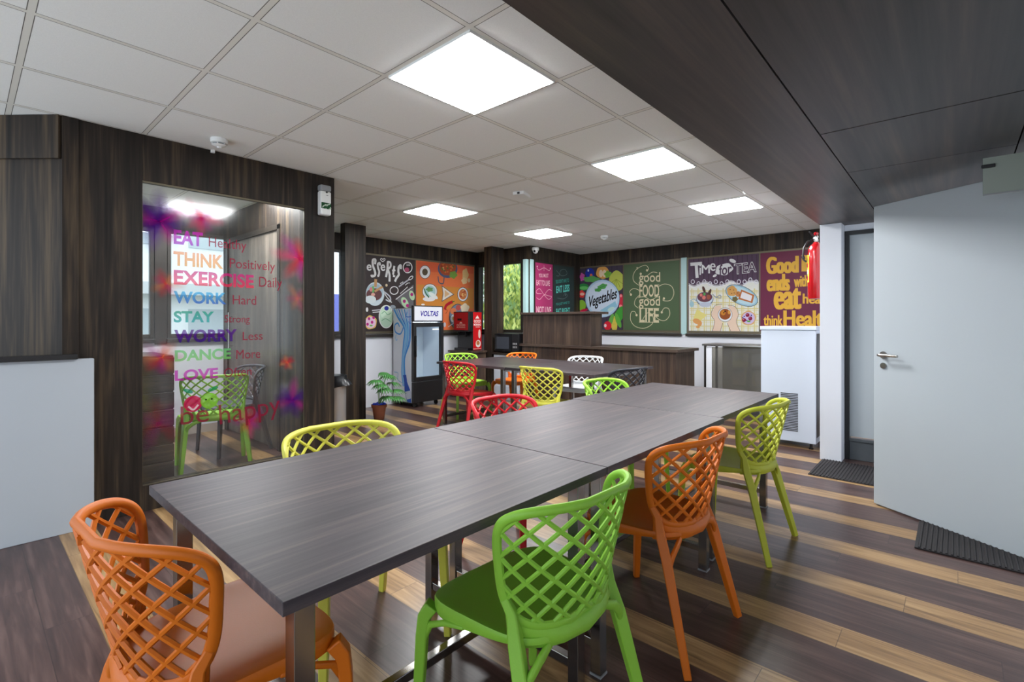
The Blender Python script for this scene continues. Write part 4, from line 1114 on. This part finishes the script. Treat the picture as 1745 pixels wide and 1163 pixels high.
# ================================================================== TABLES
def table(x0, x1, y0, y1, label, group, grain='table', tz=0.745, rail='X'):
    o = empty('dining_table', ((x0+x1)/2, (y0+y1)/2, 0)); w, d = (x1-x0)/2, (y1-y0)/2
    q = MB(); q.box(-w, w, -d, d, tz-0.026, tz); q.build('tabletop', M[grain], o, bevel=0.0015)
    iw, idp = w-0.065, d-0.075
    for sx in (-1, 1):
        for sy in (-1, 1):
            q = MB(); q.box(sx*iw-0.02, sx*iw+0.02, sy*idp-0.02, sy*idp+0.02, 0.008, tz-0.0265); l = q.build('leg', M['chrome'], o, bevel=0.002)
            q = MB(); q.box(sx*iw-0.022, sx*iw+0.022, sy*idp-0.022, sy*idp+0.022, 0, 0.0075); q.build('foot_cap', M['grey_pl'], l)
    for sx in (-1, 1):
        q = MB()
        if rail == 'X': q.box(sx*iw-0.015, sx*iw+0.015, -idp+0.0205, idp-0.0205, 0.09, 0.12)
        else: q.box(-iw+0.0205, iw-0.0205, sx*idp-0.015, sx*idp+0.015, 0.09, 0.12)
        q.build('rail', M['chrome'], o, bevel=0.002)
        q = MB()
        if rail == 'X': q.box(sx*iw-0.015, sx*iw+0.015, -idp+0.0205, idp-0.0205, tz-0.06, tz-0.0265)
        else: q.box(-iw+0.0205, iw-0.0205, sx*idp-0.015, sx*idp+0.015, tz-0.06, tz-0.0265)
        q.build('apron', M['chrome'], o)
    q = MB()
    if rail == 'X': q.box(-iw+0.0155, iw-0.0155, -0.015, 0.015, 0.09, 0.12)
    else: q.box(-0.015, 0.015, -idp+0.0155, idp-0.0155, 0.09, 0.12)
    q.build('stretcher', M['chrome'], o, bevel=0.002)
    return tag(o, label, 'table', group)
table(0.362, 1.403, 0.845, 1.735, 'nearest dark wood table of the long row, with chrome legs', 'long row of dark tables')
table(1.408, 2.500, 0.845, 1.735, 'middle dark wood table of the long row', 'long row of dark tables')
table(2.506, 3.585, 0.865, 1.755, 'farthest dark wood table of the long row, beside the yellow-green chair', 'long row of dark tables')
table(3.745, 4.89, 3.472, 4.56, 'left half of the far table, behind the red chair', 'far dark tables', 'table_y', rail='Y')
table(3.745, 4.89, 2.38, 3.466, 'right half of the far table, beside the charcoal chair', 'far dark tables', 'table_y', rail='Y')

# ================================================================== COUNTER
o = empty('service_counter', (5.9, 3.65, 0))
q = MB(); q.box(5.64, 6.20, 2.46, 4.86, 0, 0.85); c = q.build('counter_body', M['counter'], bevel=0.002)
q = MB(); q.box(5.60, 6.24, 2.42, 4.88, 0.8505, 0.885); c2 = q.build('counter_top', M['counter_y'], bevel=0.002)
q = MB(); q.box(5.66, 5.95, 3.66, 4.86, 0.8855, 1.32); c3 = q.build('raised_box', M['counter'], bevel=0.002)
q = MB(); q.box(5.61, 5.99, 3.58, 4.88, 1.3205, 1.352); c4 = q.build('raised_top', M['counter_y'], bevel=0.002)
for k in (c, c2, c3, c4): k.parent = o; k.location = (-5.9, -3.65, 0)
tag(o, 'dark wood service counter with raised box section at the left', 'counter')

# ================================================================== DRINKS COOLER
FX, FY = 4.22, 5.66
o = empty('drinks_cooler', (FX, FY, 0))
W1, D1, T1 = 0.545, 0.46, 1.445
q = MB()
q.box(0, 0.03, 0.03, D1, 0.07, 1.40); q.box(W1-0.03, W1, 0.03, D1, 0.07, 1.40); q.box(0.03, W1-0.03, D1-0.03, D1, 0.07, 1.40)
q.box(0.03, W1-0.03, 0.03, D1-0.03, 1.21, 1.40); q.box(0.03, W1-0.03, 0.03, D1-0.03, 0.07, 0.34)
q.build('body', M['applwhite'], o, bevel=0.002)
q = MB(); q.box(0.0, W1, -0.01, 0.0295, 1.21, T1); q.build('sign_box', M['black'], o, bevel=0.006)
q = MB(); q.box(0.0, W1, 0.03, D1, 1.4005, 1.41); q.build('top_cap', M['black'], o)
cv = Canvas(0.50, 0.20); cv.rect(0,0,1,1,C3(226,228,236)); cv.text('VOLTAS',0.2,0.30,0.86,0.68,C3(44,40,150),0.05,shear=0.05)
cv.build('header_sign', (0.022,-0.0105,T1-0.015), (1,0,0), (0,-1,0), parent=o, board=0.002)
q = MB()
for x0,x1,z0,z1 in ((0,0.05,0.37,1.205),(W1-0.05,W1,0.37,1.205),(0.05,W1-0.05,1.14,1.205),(0.05,W1-0.05,0.37,0.43)): q.box(x0,x1,-0.025,0.029,z0,z1)
d_ = q.build('door', M['black'], o, bevel=0.004)
q = MB(); q.box(0.05, W1-0.05, 0.0, 0.006, 0.43, 1.14); q.build('door_glass', M['glass'], d_)
q = MB(); q.box(0.015, 0.035, -0.05, -0.0255, 0.72, 1.02); q.build('door_handle', M['black_gloss'], d_, bevel=0.006)
q = MB(); q.box(0.35, 0.47, -0.003, -0.0005, 1.095, 1.115); q.build('door_sticker', M['white_pl'], d_)
lm = mat('cooler_fill_glow', (0.85, 0.93, 1, 1), 0.5, emis=7.0)  # glow for an added strip that brightens the dark cooler interior
q = MB(); q.box(0.06, W1-0.06, 0.05, 0.08, 1.195, 1.2095); q.build('added_fill_strip', lm, o)
q = MB(); q.box(0.0, W1, -0.02, 0.0295, 0.07, 0.365); q.build('kick_panel', M['black'], o, bevel=0.008)
for x in (0.08, W1-0.08):
    for y in (0.06, D1-0.06):
        q = MB(); q.lathe([(0.033,-0.012),(0.033,0.012)], 20, T=Matrix.Translation((x,y,0.033))@Matrix.Rotation(R(90),4,'Y')); q.box(x-0.006,x+0.006,y-0.01,y+0.01,0.045,0.07); q.build('castor', M['black'], o)
cv2 = Wall('X', FX-0.002, FY+D1, FY+0.03, 0.075, 1.405, 0); cv2.cv.rect(0,0,1,1,C3(228,232,240)); cv2.crop(600,430,5.817)
BL, LB, MBL = C3(84,164,232), C3(150,206,242), C3(50,120,214)
w = cv2
for x0, x1, c_, wd in ((415,520,BL,.03),(440,530,LB,.022),(462,540,MBL,.016),(490,545,LB,.03),(520,555,BL,.02),(545,560,LB,.02),(565,570,MBL,.014),(585,580,BL,.018)):
    w.curve([(x0,565),(x0*0.6+x1*0.4,650),(x1,760),(x1-8,900),(500+(x1-520)*.4,1050),(495+(x1-520)*.5,1200),(510+(x1-520)*.4,1330)],wd*1.15,c_)
w.curve([(510,745),(480,810),(430,790),(425,725),(455,705),(470,740)],.022,BL); w.curve([(440,815),(430,850),(440,875),(450,860)],.012,LB)
w.curve([(560,690),(590,710),(600,660)],.01,MBL); w.curve([(545,590),(540,640),(590,640)],.012,MBL)
w.crop(560,500,4.473)
w.poly([(568,625),(592,622),(600,680),(625,745),(648,840),(645,850),(600,838),(580,752),(578,680)],C3(50,90,186)); w.poly([(582,752),(624,742),(636,800),(596,812)],C3(206,216,228)); w.curve([(500,600),(530,610),(530,660),(575,690)],.012,C3(160,196,224))
w.poly([(600,812),(636,802),(646,845),(606,838)],C3(60,100,196))
ob = w.cv.build('side_graphic', (-0.0005, D1, 1.405), (0,-1,0), (-1,0,0), parent=o, board=0.001, step=0.0002)
tag(o, 'upright glass-door drinks cooler with blue swirl side and white sign', 'fridge')

# cabinet, coffee machine, microwave and its cabinet
q = MB(); q.box(5.30, 5.61, 5.60, 6.12, 0, 0.725); q.box(5.27, 5.615, 5.57, 6.13, 0.7255, 0.755)
o = q.build('side_cabinet', M['counter'], bevel=0.002); tag(o, 'low dark cabinet under the red coffee machine', 'cabinet')
o = empty('coffee_machine', (5.42, 5.70, 0.756))
q = MB(); q.box(0.0, 0.19, 0, 0.36, 0.0, 0.62); q.box(-0.0, 0.0, 0, 0, 0, 0) if False else None
q.build('body', M['black'], o, bevel=0.006)
q = MB(); q.box(-0.09, -0.001, 0.0, 0.36, 0.30, 0.62); q.build('head', M['black'], o, bevel=0.006)
q = MB(); q.box(-0.09, -0.001, 0.02, 0.34, 0.0, 0.04); q.build('drip_tray', M['black_gloss'], o, bevel=0.003)
q = MB(); q.box(-0.07, -0.03, 0.10, 0.26, 0.22, 0.299); q.build('nozzle', M['black_gloss'], o, bevel=0.004)
cv = Canvas(0.33, 0.28); cv.rect(0,0,1,1,C3(176,34,40)); cv.rect(.25,.34,.55,.46,C3(20,20,22)); cv.text('GOOD',.2,.66,.8,.77,C3(235,190,180),.03); cv.text('MORNING',.2,.80,.8,.88,C3(235,190,180),.02)
cv.poly([(.38,.62),(.5,.52),(.62,.62)],C3(235,200,190))
cv.build('front_panel', (-0.0905, 0.345, 0.605), (0,-1,0), (-1,0,0), parent=o, board=0.002, step=0.0002)
cv = Canvas(0.185, 0.60); cv.rect(0,0,1,1,C3(206,28,34)); cv.poly([(.25,.17),(.5,.08),(.75,.17)],C3(240,236,230)); cv.text('GOOD',.1,.2,.9,.28,C3(244,240,236),.05); cv.text('MORNING',.08,.3,.92,.36,C3(244,240,236),.04)
cv.rect(.3,.39,.8,.4,C3(240,236,230)); cv.oval(.6,.84,.3,.1,C3(240,236,228)); cv.oval(.58,.82,.2,.06,C3(190,120,70)); cv.oval(.75,.58,.14,.12,C3(226,210,200)); cv.rect(0,.97,1,.98,C3(240,230,220))
cv.build('side_panel', (0.003, -0.0005, 0.61), (1,0,0), (0,-1,0), parent=o, board=0.002, step=0.0002)
tag(o, 'red and black coffee vending machine beside the wood column', 'coffee machine')
o = empty('microwave_cabinet', (5.62, 4.9, 0))
q = MB(); q.box(0.03, 0.36, 0.03, 0.56, 0, 0.70); q.build('body', M['white'], o, bevel=0.002)
q = MB(); q.box(0.0, 0.37, -0.005, 0.58, 0.7005, 0.73); q.build('top', M['bronze_dk'], o, bevel=0.002)
for z0 in (0.03, 0.27, 0.5):
    q = MB(); q.box(0.02, 0.0295, 0.05, 0.54, z0, z0+0.18); q.build('drawer', M['applwhite'], o, bevel=0.002)
tag(o, 'small pale drawer cabinet under the black microwave', 'cabinet')
o = empty('microwave', (5.645, 4.93, 0.731))
q = MB(); q.box(0, 0.32, 0, 0.50, 0.012, 0.30); q.build('casing', M['black'], o, bevel=0.005)
q = MB(); q.box(-0.012, -0.0005, 0.14, 0.495, 0.02, 0.295); d_ = q.build('door', M['black_gloss'], o, bevel=0.004)
q = MB(); q.box(-0.0145, -0.0125, 0.19, 0.45, 0.06, 0.25); q.build('window', mat('microwave_window', srgb(60,64,72), 0.1), d_)
q = MB(); q.box(-0.011, -0.0005, 0.005, 0.136, 0.02, 0.295); q.build('control_panel', M['black'], o, bevel=0.003)
for k in range(6):
    q = MB(); q.box(-0.0135, -0.0115, 0.03+0.03*(k%3), 0.05+0.03*(k%3), 0.08+0.05*(k//3), 0.11+0.05*(k//3)); q.build('button', M['grey_pl'], o)
for x in (0.04, 0.28):
    for y in (0.05, 0.45):
        q = MB(); q.lathe([(0.012,0),(0.012,0.0115)], 12, c=(x,y,0)); q.build('foot', M['black'], o)
tag(o, 'black microwave oven between the wood column and the counter', 'microwave')

# ================================================================== ICE MACHINE, STEEL DISPLAY
o = empty('ice_machine', (5.36, 0.975, 0))
q = MB(); q.box(0, 0.48, 0, 0.48, 0.06, 1.135); q.build('body', M['applwhite'], o, bevel=0.006)
q = MB(); q.box(-0.012, 0.485, -0.004, 0.486, 1.1355, 1.172); q.build('lid', M['applwhite'], o, bevel=0.006)
q = MB(); q.box(0.02, 0.46, -0.0035, -0.0005, 0.12, 1.10); q.build('side_cover', M['black'], o)
q = MB()
for k in range(24): q.box(-0.003, -0.0003, 0.15, 0.30, 0.16+k*0.0155, 0.168+k*0.0155)
q.build('vent_grille', M['black'], o)
for x in (0.05, 0.43):
    for y in (0.05, 0.43):
        q = MB(); q.lathe([(0.02,0),(0.02,0.012),(0.013,0.014),(0.013,0.0595)], 16, c=(x,y,0)); q.build('foot', M['black'], o, smooth=True)
tag(o, 'tall white ice machine with side vent slots beside the white pillar', 'ice machine')
o = empty('display_case', (6.62, 1.55, 0))
L1, DP = 0.95, 0.45
q = MB(); q.box(-0.02, DP+0.02, -0.02, L1+0.02, 0.895, 0.92); q.build('top', M['steel'], o, bevel=0.003)
for x in (0, DP-0.03):
    for y in (0, L1-0.03):
        q = MB(); q.box(x, x+0.03, y, y+0.03, 0, 0.8945); q.build('leg', M['steel'], o, bevel=0.002)
q = MB(); q.box(0.03, DP-0.03, 0.03, L1-0.1, 0.12, 0.14); q.build('shelf', M['steel'], o)
q = MB(); q.box(0.012, 0.018, 0.03, L1-0.1, 0.14, 0.88); q.build('front_glass', M['smoke'], o)
q = MB(); q.box(DP-0.04, DP-0.03, 0.03, L1-0.1, 0.14, 0.89); q.build('back_panel', mat('dull_steel', srgb(150,146,132), 0.35, 0.6, noise=0.15, nscale=5), o)
q = MB(); q.box(0.005, 0.022, L1-0.1, L1-0.03, 0.0, 0.88); q.build('side_panel', M['white'], o)
tag(o, 'steel display case with smoky glass front beside the ice machine', 'display case')
for k, (y, z0, h_) in enumerate(((1.75,0.145,0.05),(1.95,0.145,0.04))):
    q = MB(); random.seed(k)
    for j in range(7):
        T = Matrix.Translation((6.74, y, z0+0.008+j*0.014))@Matrix.Rotation(R(random.uniform(-8,8)),4,'Z'); q.box(-0.06,0.06,-0.08,0.08,-0.005,0.005,T)
    o = q.build('folded_cloths', M['white'], bevel=0.003); tag(o, ['stack of folded white cloths nearer the ice machine, in the display case','stack of folded white cloths farther left in the display case'][k], 'cloth', 'cloths in the display case')

# ================================================================== FIRE EXTINGUISHER
EX, EY, EZ = 5.40, 0.982, 1.43
o = empty('fire_extinguisher', (EX, EY, EZ))
q = MB(); q.lathe([(0.04,0.0),(0.062,0.004),(0.070,0.02),(0.071,0.44),(0.067,0.475),(0.055,0.505),(0.03,0.525),(0.022,0.54)], 40); q.build('cylinder', M['red'], o, smooth=True)
q = MB(); q.lathe([(0.018,0.5405),(0.02,0.56),(0.015,0.575),(0.022,0.585),(0.018,0.60)], 20); v_ = q.build('valve', M['steel'], o, smooth=True)
q = MB(); q.sweep([(0,0,0.585),(-0.05,0.02,0.60),(-0.11,0.035,0.628)], (0.010,0.005), n=8); q.sweep([(0,0,0.56),(-0.05,0.02,0.565),(-0.09,0.03,0.55)], (0.010,0.004), n=8); q.build('handle', M['black'], v_, smooth=True)
q = MB(); q.sweep([(0,0.018,0.565),(-0.01,0.07,0.55),(-0.03,0.095,0.49),(-0.045,0.10,0.41),(-0.05,0.09,0.37),(-0.03,0.078,0.36)], (0.009,0.009), n=10); q.sweep([(-0.045,0.10,0.41),(-0.05,0.092,0.385)], (0.014,0.014), n=10); q.build('hose', M['black'], o, smooth=True)
q = MB(); q.lathe([(0.02,0),(0.02,0.01)], 20, T=Matrix.Translation((-0.022,0,0.57))@Matrix.Rotation(R(-90),4,'Y')); q.build('gauge', M['white_pl'], v_)
q = MB(); q.lathe([(0.016,0.605),(0.022,0.625),(0.01,0.635)], 16); q.build('cap', M['red'], v_, smooth=True)
def bent_label(z0, z1, a0, a1, col, nm, r=0.0715):
    q = MB(); n = 14; A_, B_ = [], []
    for i in range(n+1):
        a = R(a0+(a1-a0)*i/n); A_.append(q.bm.verts.new((r*math.cos(a), r*math.sin(a), z0))); B_.append(q.bm.verts.new((r*math.cos(a), r*math.sin(a), z1)))
    for i in range(n): q.bm.faces.new((A_[i], A_[i+1], B_[i+1], B_[i]))
    return q.build(nm, col, o, smooth=True)
bent_label(0.16, 0.42, 85, 138, M['yellowpl'], 'label')
for z0, z1 in ((0.18,0.22),(0.24,0.28),(0.30,0.34)): bent_label(z0, z1, 88, 128, M['white_pl'] if z0 == 0.24 else M['mred'], 'label_print', 0.0722)
q = MB(); q.box(-0.02, 0.02, -0.0865, -0.072, 0.30, 0.50); q.build('bracket', M['black'], o)
tag(o, 'red fire extinguisher hung on the side of the white pillar', 'fire extinguisher')

# ================================================================== BIN, PLANT, MATS
BINM = mat('bin_steel', srgb(196, 196, 196), 0.3, 0.6)
o = empty('waste_bin', (2.965, 5.44, 0))
q = MB(); q.lathe([(0.098,0.0),(0.102,0.01),(0.102,0.52),(0.108,0.53),(0.108,0.575),(0.10,0.58)], 40); q.build('body', BINM, o, smooth=True)
q = MB(); q.lathe([(0.112,0.47),(0.122,0.50),(0.116,0.54),(0.112,0.585),(0.08,0.592)], 32)
rnd = random.Random(3)
for v in q.bm.verts:
    if v.co.z < 0.53:
        a = math.atan2(v.co.y, v.co.x); f = max(0, math.cos(a+0.84))**3
        v.co.z -= rnd.uniform(0, 0.03)-0.03*f; k = 1.0+rnd.uniform(0,0.08)+0.45*f*(1.2 if v.co.z < 0.49 else .5); v.co.x *= k; v.co.y *= k
q.build('bin_bag', M['baglack'], o, smooth=True)
tag(o, 'round steel waste bin with black bag beside the wood column', 'bin')

o = empty('potted_palm', (3.475, 5.345, 0))
q = MB(); q.lathe([(0.058,0.0),(0.062,0.004),(0.084,0.15),(0.094,0.152),(0.096,0.186),(0.090,0.188),(0.084,0.175)], 36); q.build('pot', M['terra'], o, smooth=True)
q = MB()
rnd = random.Random(5)
q.lathe([(0.082,0.165),(0.083,0.176)], 24)
for k in range(90):
    a = rnd.uniform(0, 6.28); r_ = 0.078*math.sqrt(rnd.random()); s_ = rnd.uniform(0.006, 0.011)
    T = Matrix.Translation((r_*math.cos(a), r_*math.sin(a), 0.181+rnd.uniform(0,0.012)))@Matrix.Rotation(rnd.uniform(0,3),4,'X')@Matrix.Rotation(rnd.uniform(0,3),4,'Y'); q.box(-s_,s_,-s_,s_,-s_*.7,s_*.7,T)
q.build('blue_pebbles', M['soil'], o)
fr_ = [(-0.03,-0.16,0.30,0.40),(0.17,-0.10,0.30,0.36),(-0.08,-0.06,0.36,0.50),(0.04,0.10,0.36,0.46),(0.02,-0.02,0.44,0.58),(0.14,0.06,0.38,0.52),(0.0,-0.15,0.25,0.30),(0.21,-0.04,0.24,0.26),(0.06,-0.08,0.42,0.55),(0.12,-0.20,0.26,0.28),(-0.06,-0.12,0.34,0.45),(0.18,0.0,0.34,0.44)]
for i, (dx, dy, h1, h2) in enumerate(fr_):
    q = MB(); base = Vector((dx*0.1, dy*0.1, 0.185)); tip = Vector((dx, dy, h2))
    pts = [base, base.lerp(tip, .45)+Vector((0,0,0.06)), tip]
    q.sweep(pts, (0.003, 0.003), n=6); st_ = q.build('stem', M['stem'], o, smooth=True)
    q = MB(); d0 = Vector((dx, dy, 0)).normalized()
    for k in range(13):
        a = R(-100+200*k/12); rot = Matrix.Rotation(a, 3, 'Z'); d1 = rot @ d0
        L_ = 0.14*(1-0.25*abs(a)/1.8); sd = Vector((-d1.y, d1.x, 0)); rows = []
        for j in range(5):
            f = j/4; c_ = tip + d1*L_*f + Vector((0,0,0.012*math.sin(f*3)-0.055*f*f)); ww = 0.0135*math.sin(math.pi*(0.12+0.86*f))
            rows.append([q.bm.verts.new(c_-sd*ww), q.bm.verts.new(c_+Vector((0,0,-0.002))), q.bm.verts.new(c_+sd*ww)])
        for j in range(4):
            for s2 in (0, 1): q.bm.faces.new((rows[j][s2], rows[j][s2+1], rows[j+1][s2+1], rows[j+1][s2]))
    lf = q.build('leaf', M['leafp'], o, smooth=True)
    so = lf.modifiers.new('thick', 'SOLIDIFY'); so.thickness = 0.0012
tag(o, 'small potted palm in a terracotta pot with blue pebbles', 'potted plant')

def rubber_mat(x0, x1, y0, y1, label, rz=0):
    o = empty('floor_mat', ((x0+x1)/2, (y0+y1)/2, 0), rz); w_, d_ = (x1-x0)/2, (y1-y0)/2
    q = MB(); q.box(-w_, w_, -d_, d_, 0.0005, 0.008); q.build('base', M['mat'], o, bevel=0.002)
    q = MB(); n = int(2*d_/0.022)
    for k in range(n):
        y = -d_+0.011+k*0.022
        q.sweep([(-w_+0.004,y,0.009),(w_-0.004,y,0.009)], (0.006,0.0045), n=6)
    q.build('ribs', M['mat'], o, smooth=True)
    return tag(o, label, 'mat', 'black ribbed floor mats')
rubber_mat(4.50, 5.07, 0.12, 0.875, 'black ribbed mat on the floor in front of the grey door')
rubber_mat(3.42, 3.92, -0.46, 0.165, 'black ribbed mat under the open white door')

# ================================================================== OUTSIDE
b = MB(); b.box(-30, 40, 6.42, 40, -0.6, -0.2); b.box(7.62, 40, -12, 6.41, -0.6, -0.2); struct(b.build('outside_ground', M['ground']))
def tree(x, y, r, h, cols, nleaf, seed, label, droop=0.5):
    o = empty('tree', (x, y, -0.2)); rnd = random.Random(seed)
    q = MB(); q.sweep([(0,0,0),(0.05,0.02,h*0.4),(0,0,h*0.75)], [(0.12,0.12),(0.09,0.09),(0.03,0.03)], n=8); q.build('trunk', mat('bark', srgb(110,100,80), 0.9, noise=.3), o, smooth=True)
    me = bpy.data.meshes.new('foliage'); vs, fs, mi = [], [], []
    for k in range(nleaf):
        while True:
            p = Vector((rnd.uniform(-1,1), rnd.uniform(-1,1), rnd.uniform(-1,1)))
            if p.length < 1: break
        p = Vector((p.x*r, p.y*r, h*0.55+p.z*h*0.45))
        d1 = Vector((rnd.uniform(-1,1), rnd.uniform(-1,1), -droop*2-rnd.random())).normalized(); sd = d1.cross(Vector((rnd.random(), rnd.random(), 0.3))).normalized()
        L_ = rnd.uniform(0.09, 0.2); ww = L_*0.17; b0 = len(vs)
        vs += [tuple(p), tuple(p+d1*L_*.45+sd*ww), tuple(p+d1*L_), tuple(p+d1*L_*.45-sd*ww)]; fs.append((b0,b0+1,b0+2,b0+3)); mi.append(rnd.randrange(len(cols)))
    me.from_pydata(vs, [], fs)
    for i, c_ in enumerate(cols): me.materials.append(c_)
    for f, i in zip(me.polygons, mi): f.material_index = i
    f_ = bpy.data.objects.new('foliage', me); COL.objects.link(f_); f_.parent = o
    tag(o, label, 'tree', 'trees outside the windows')
def leafm(n, c):
    m = mat(n, srgb(*c), 0.5); b_ = m.node_tree.nodes['Principled BSDF']; b_.inputs['Subsurface Weight'].default_value = 0; 
    return m
LF = [leafm('leaf_yellow', (226,232,130)), leafm('leaf_light', (196,212,110)), leafm('leaf_mid', (136,168,100))]
LG = [leafm('leaf_grey', (172,190,154)), leafm('leaf_pale', (206,216,184)), leafm('leaf_mid2', (124,150,112))]
tree(8.4, 7.3, 0.85, 2.8, LF, 5200, 1, 'bright yellow-green tree low outside the window by the microwave')
tree(10.4, 9.5, 1.9, 6.6, LG, 9000, 2, 'tall grey-green weeping tree farther outside the window by the microwave')
# pale building across the street, seen through the left windows
o = empty('building', (0, 13, -0.4))
q = MB(); q.box(-8, 6.5, 0, 4, 0, 9); q.build('wall', M['beige'], o)
for k in range(3):
    q = MB(); q.box(-8.1, 6.6, -0.5, -0.001, 2.2+k*2.6, 2.45+k*2.6); q.build('balcony_slab', mat('facade_grey', srgb(206,210,212), 0.8), o)
for k in range(9):
    for j in range(3):
        q = MB(); q.box(-7.4+k*1.55, -6.5+k*1.55, -0.03, -0.0005, 0.6+j*2.7, 1.9+j*2.7); q.build('window', mat('facade_window', srgb(186,196,202), 0.2), o)
tag(o, 'pale building with balconies outside the left windows', 'building')
q = MB(); q.box(6.0, 7.4, 11.5, 11.56, 0.6, 1.9); o = q.build('street_banner', mat('banner_blue', srgb(70,80,190), 0.6)); 
q = MB(); q.box(6.1, 6.16, 11.57, 11.63, -0.2, 1.9); q.box(7.24, 7.3, 11.57, 11.63, -0.2, 1.9); pp = q.build('post', M['grey_pl'], o)
tag(o, 'blue banner outside the window behind the waste bin', 'banner')
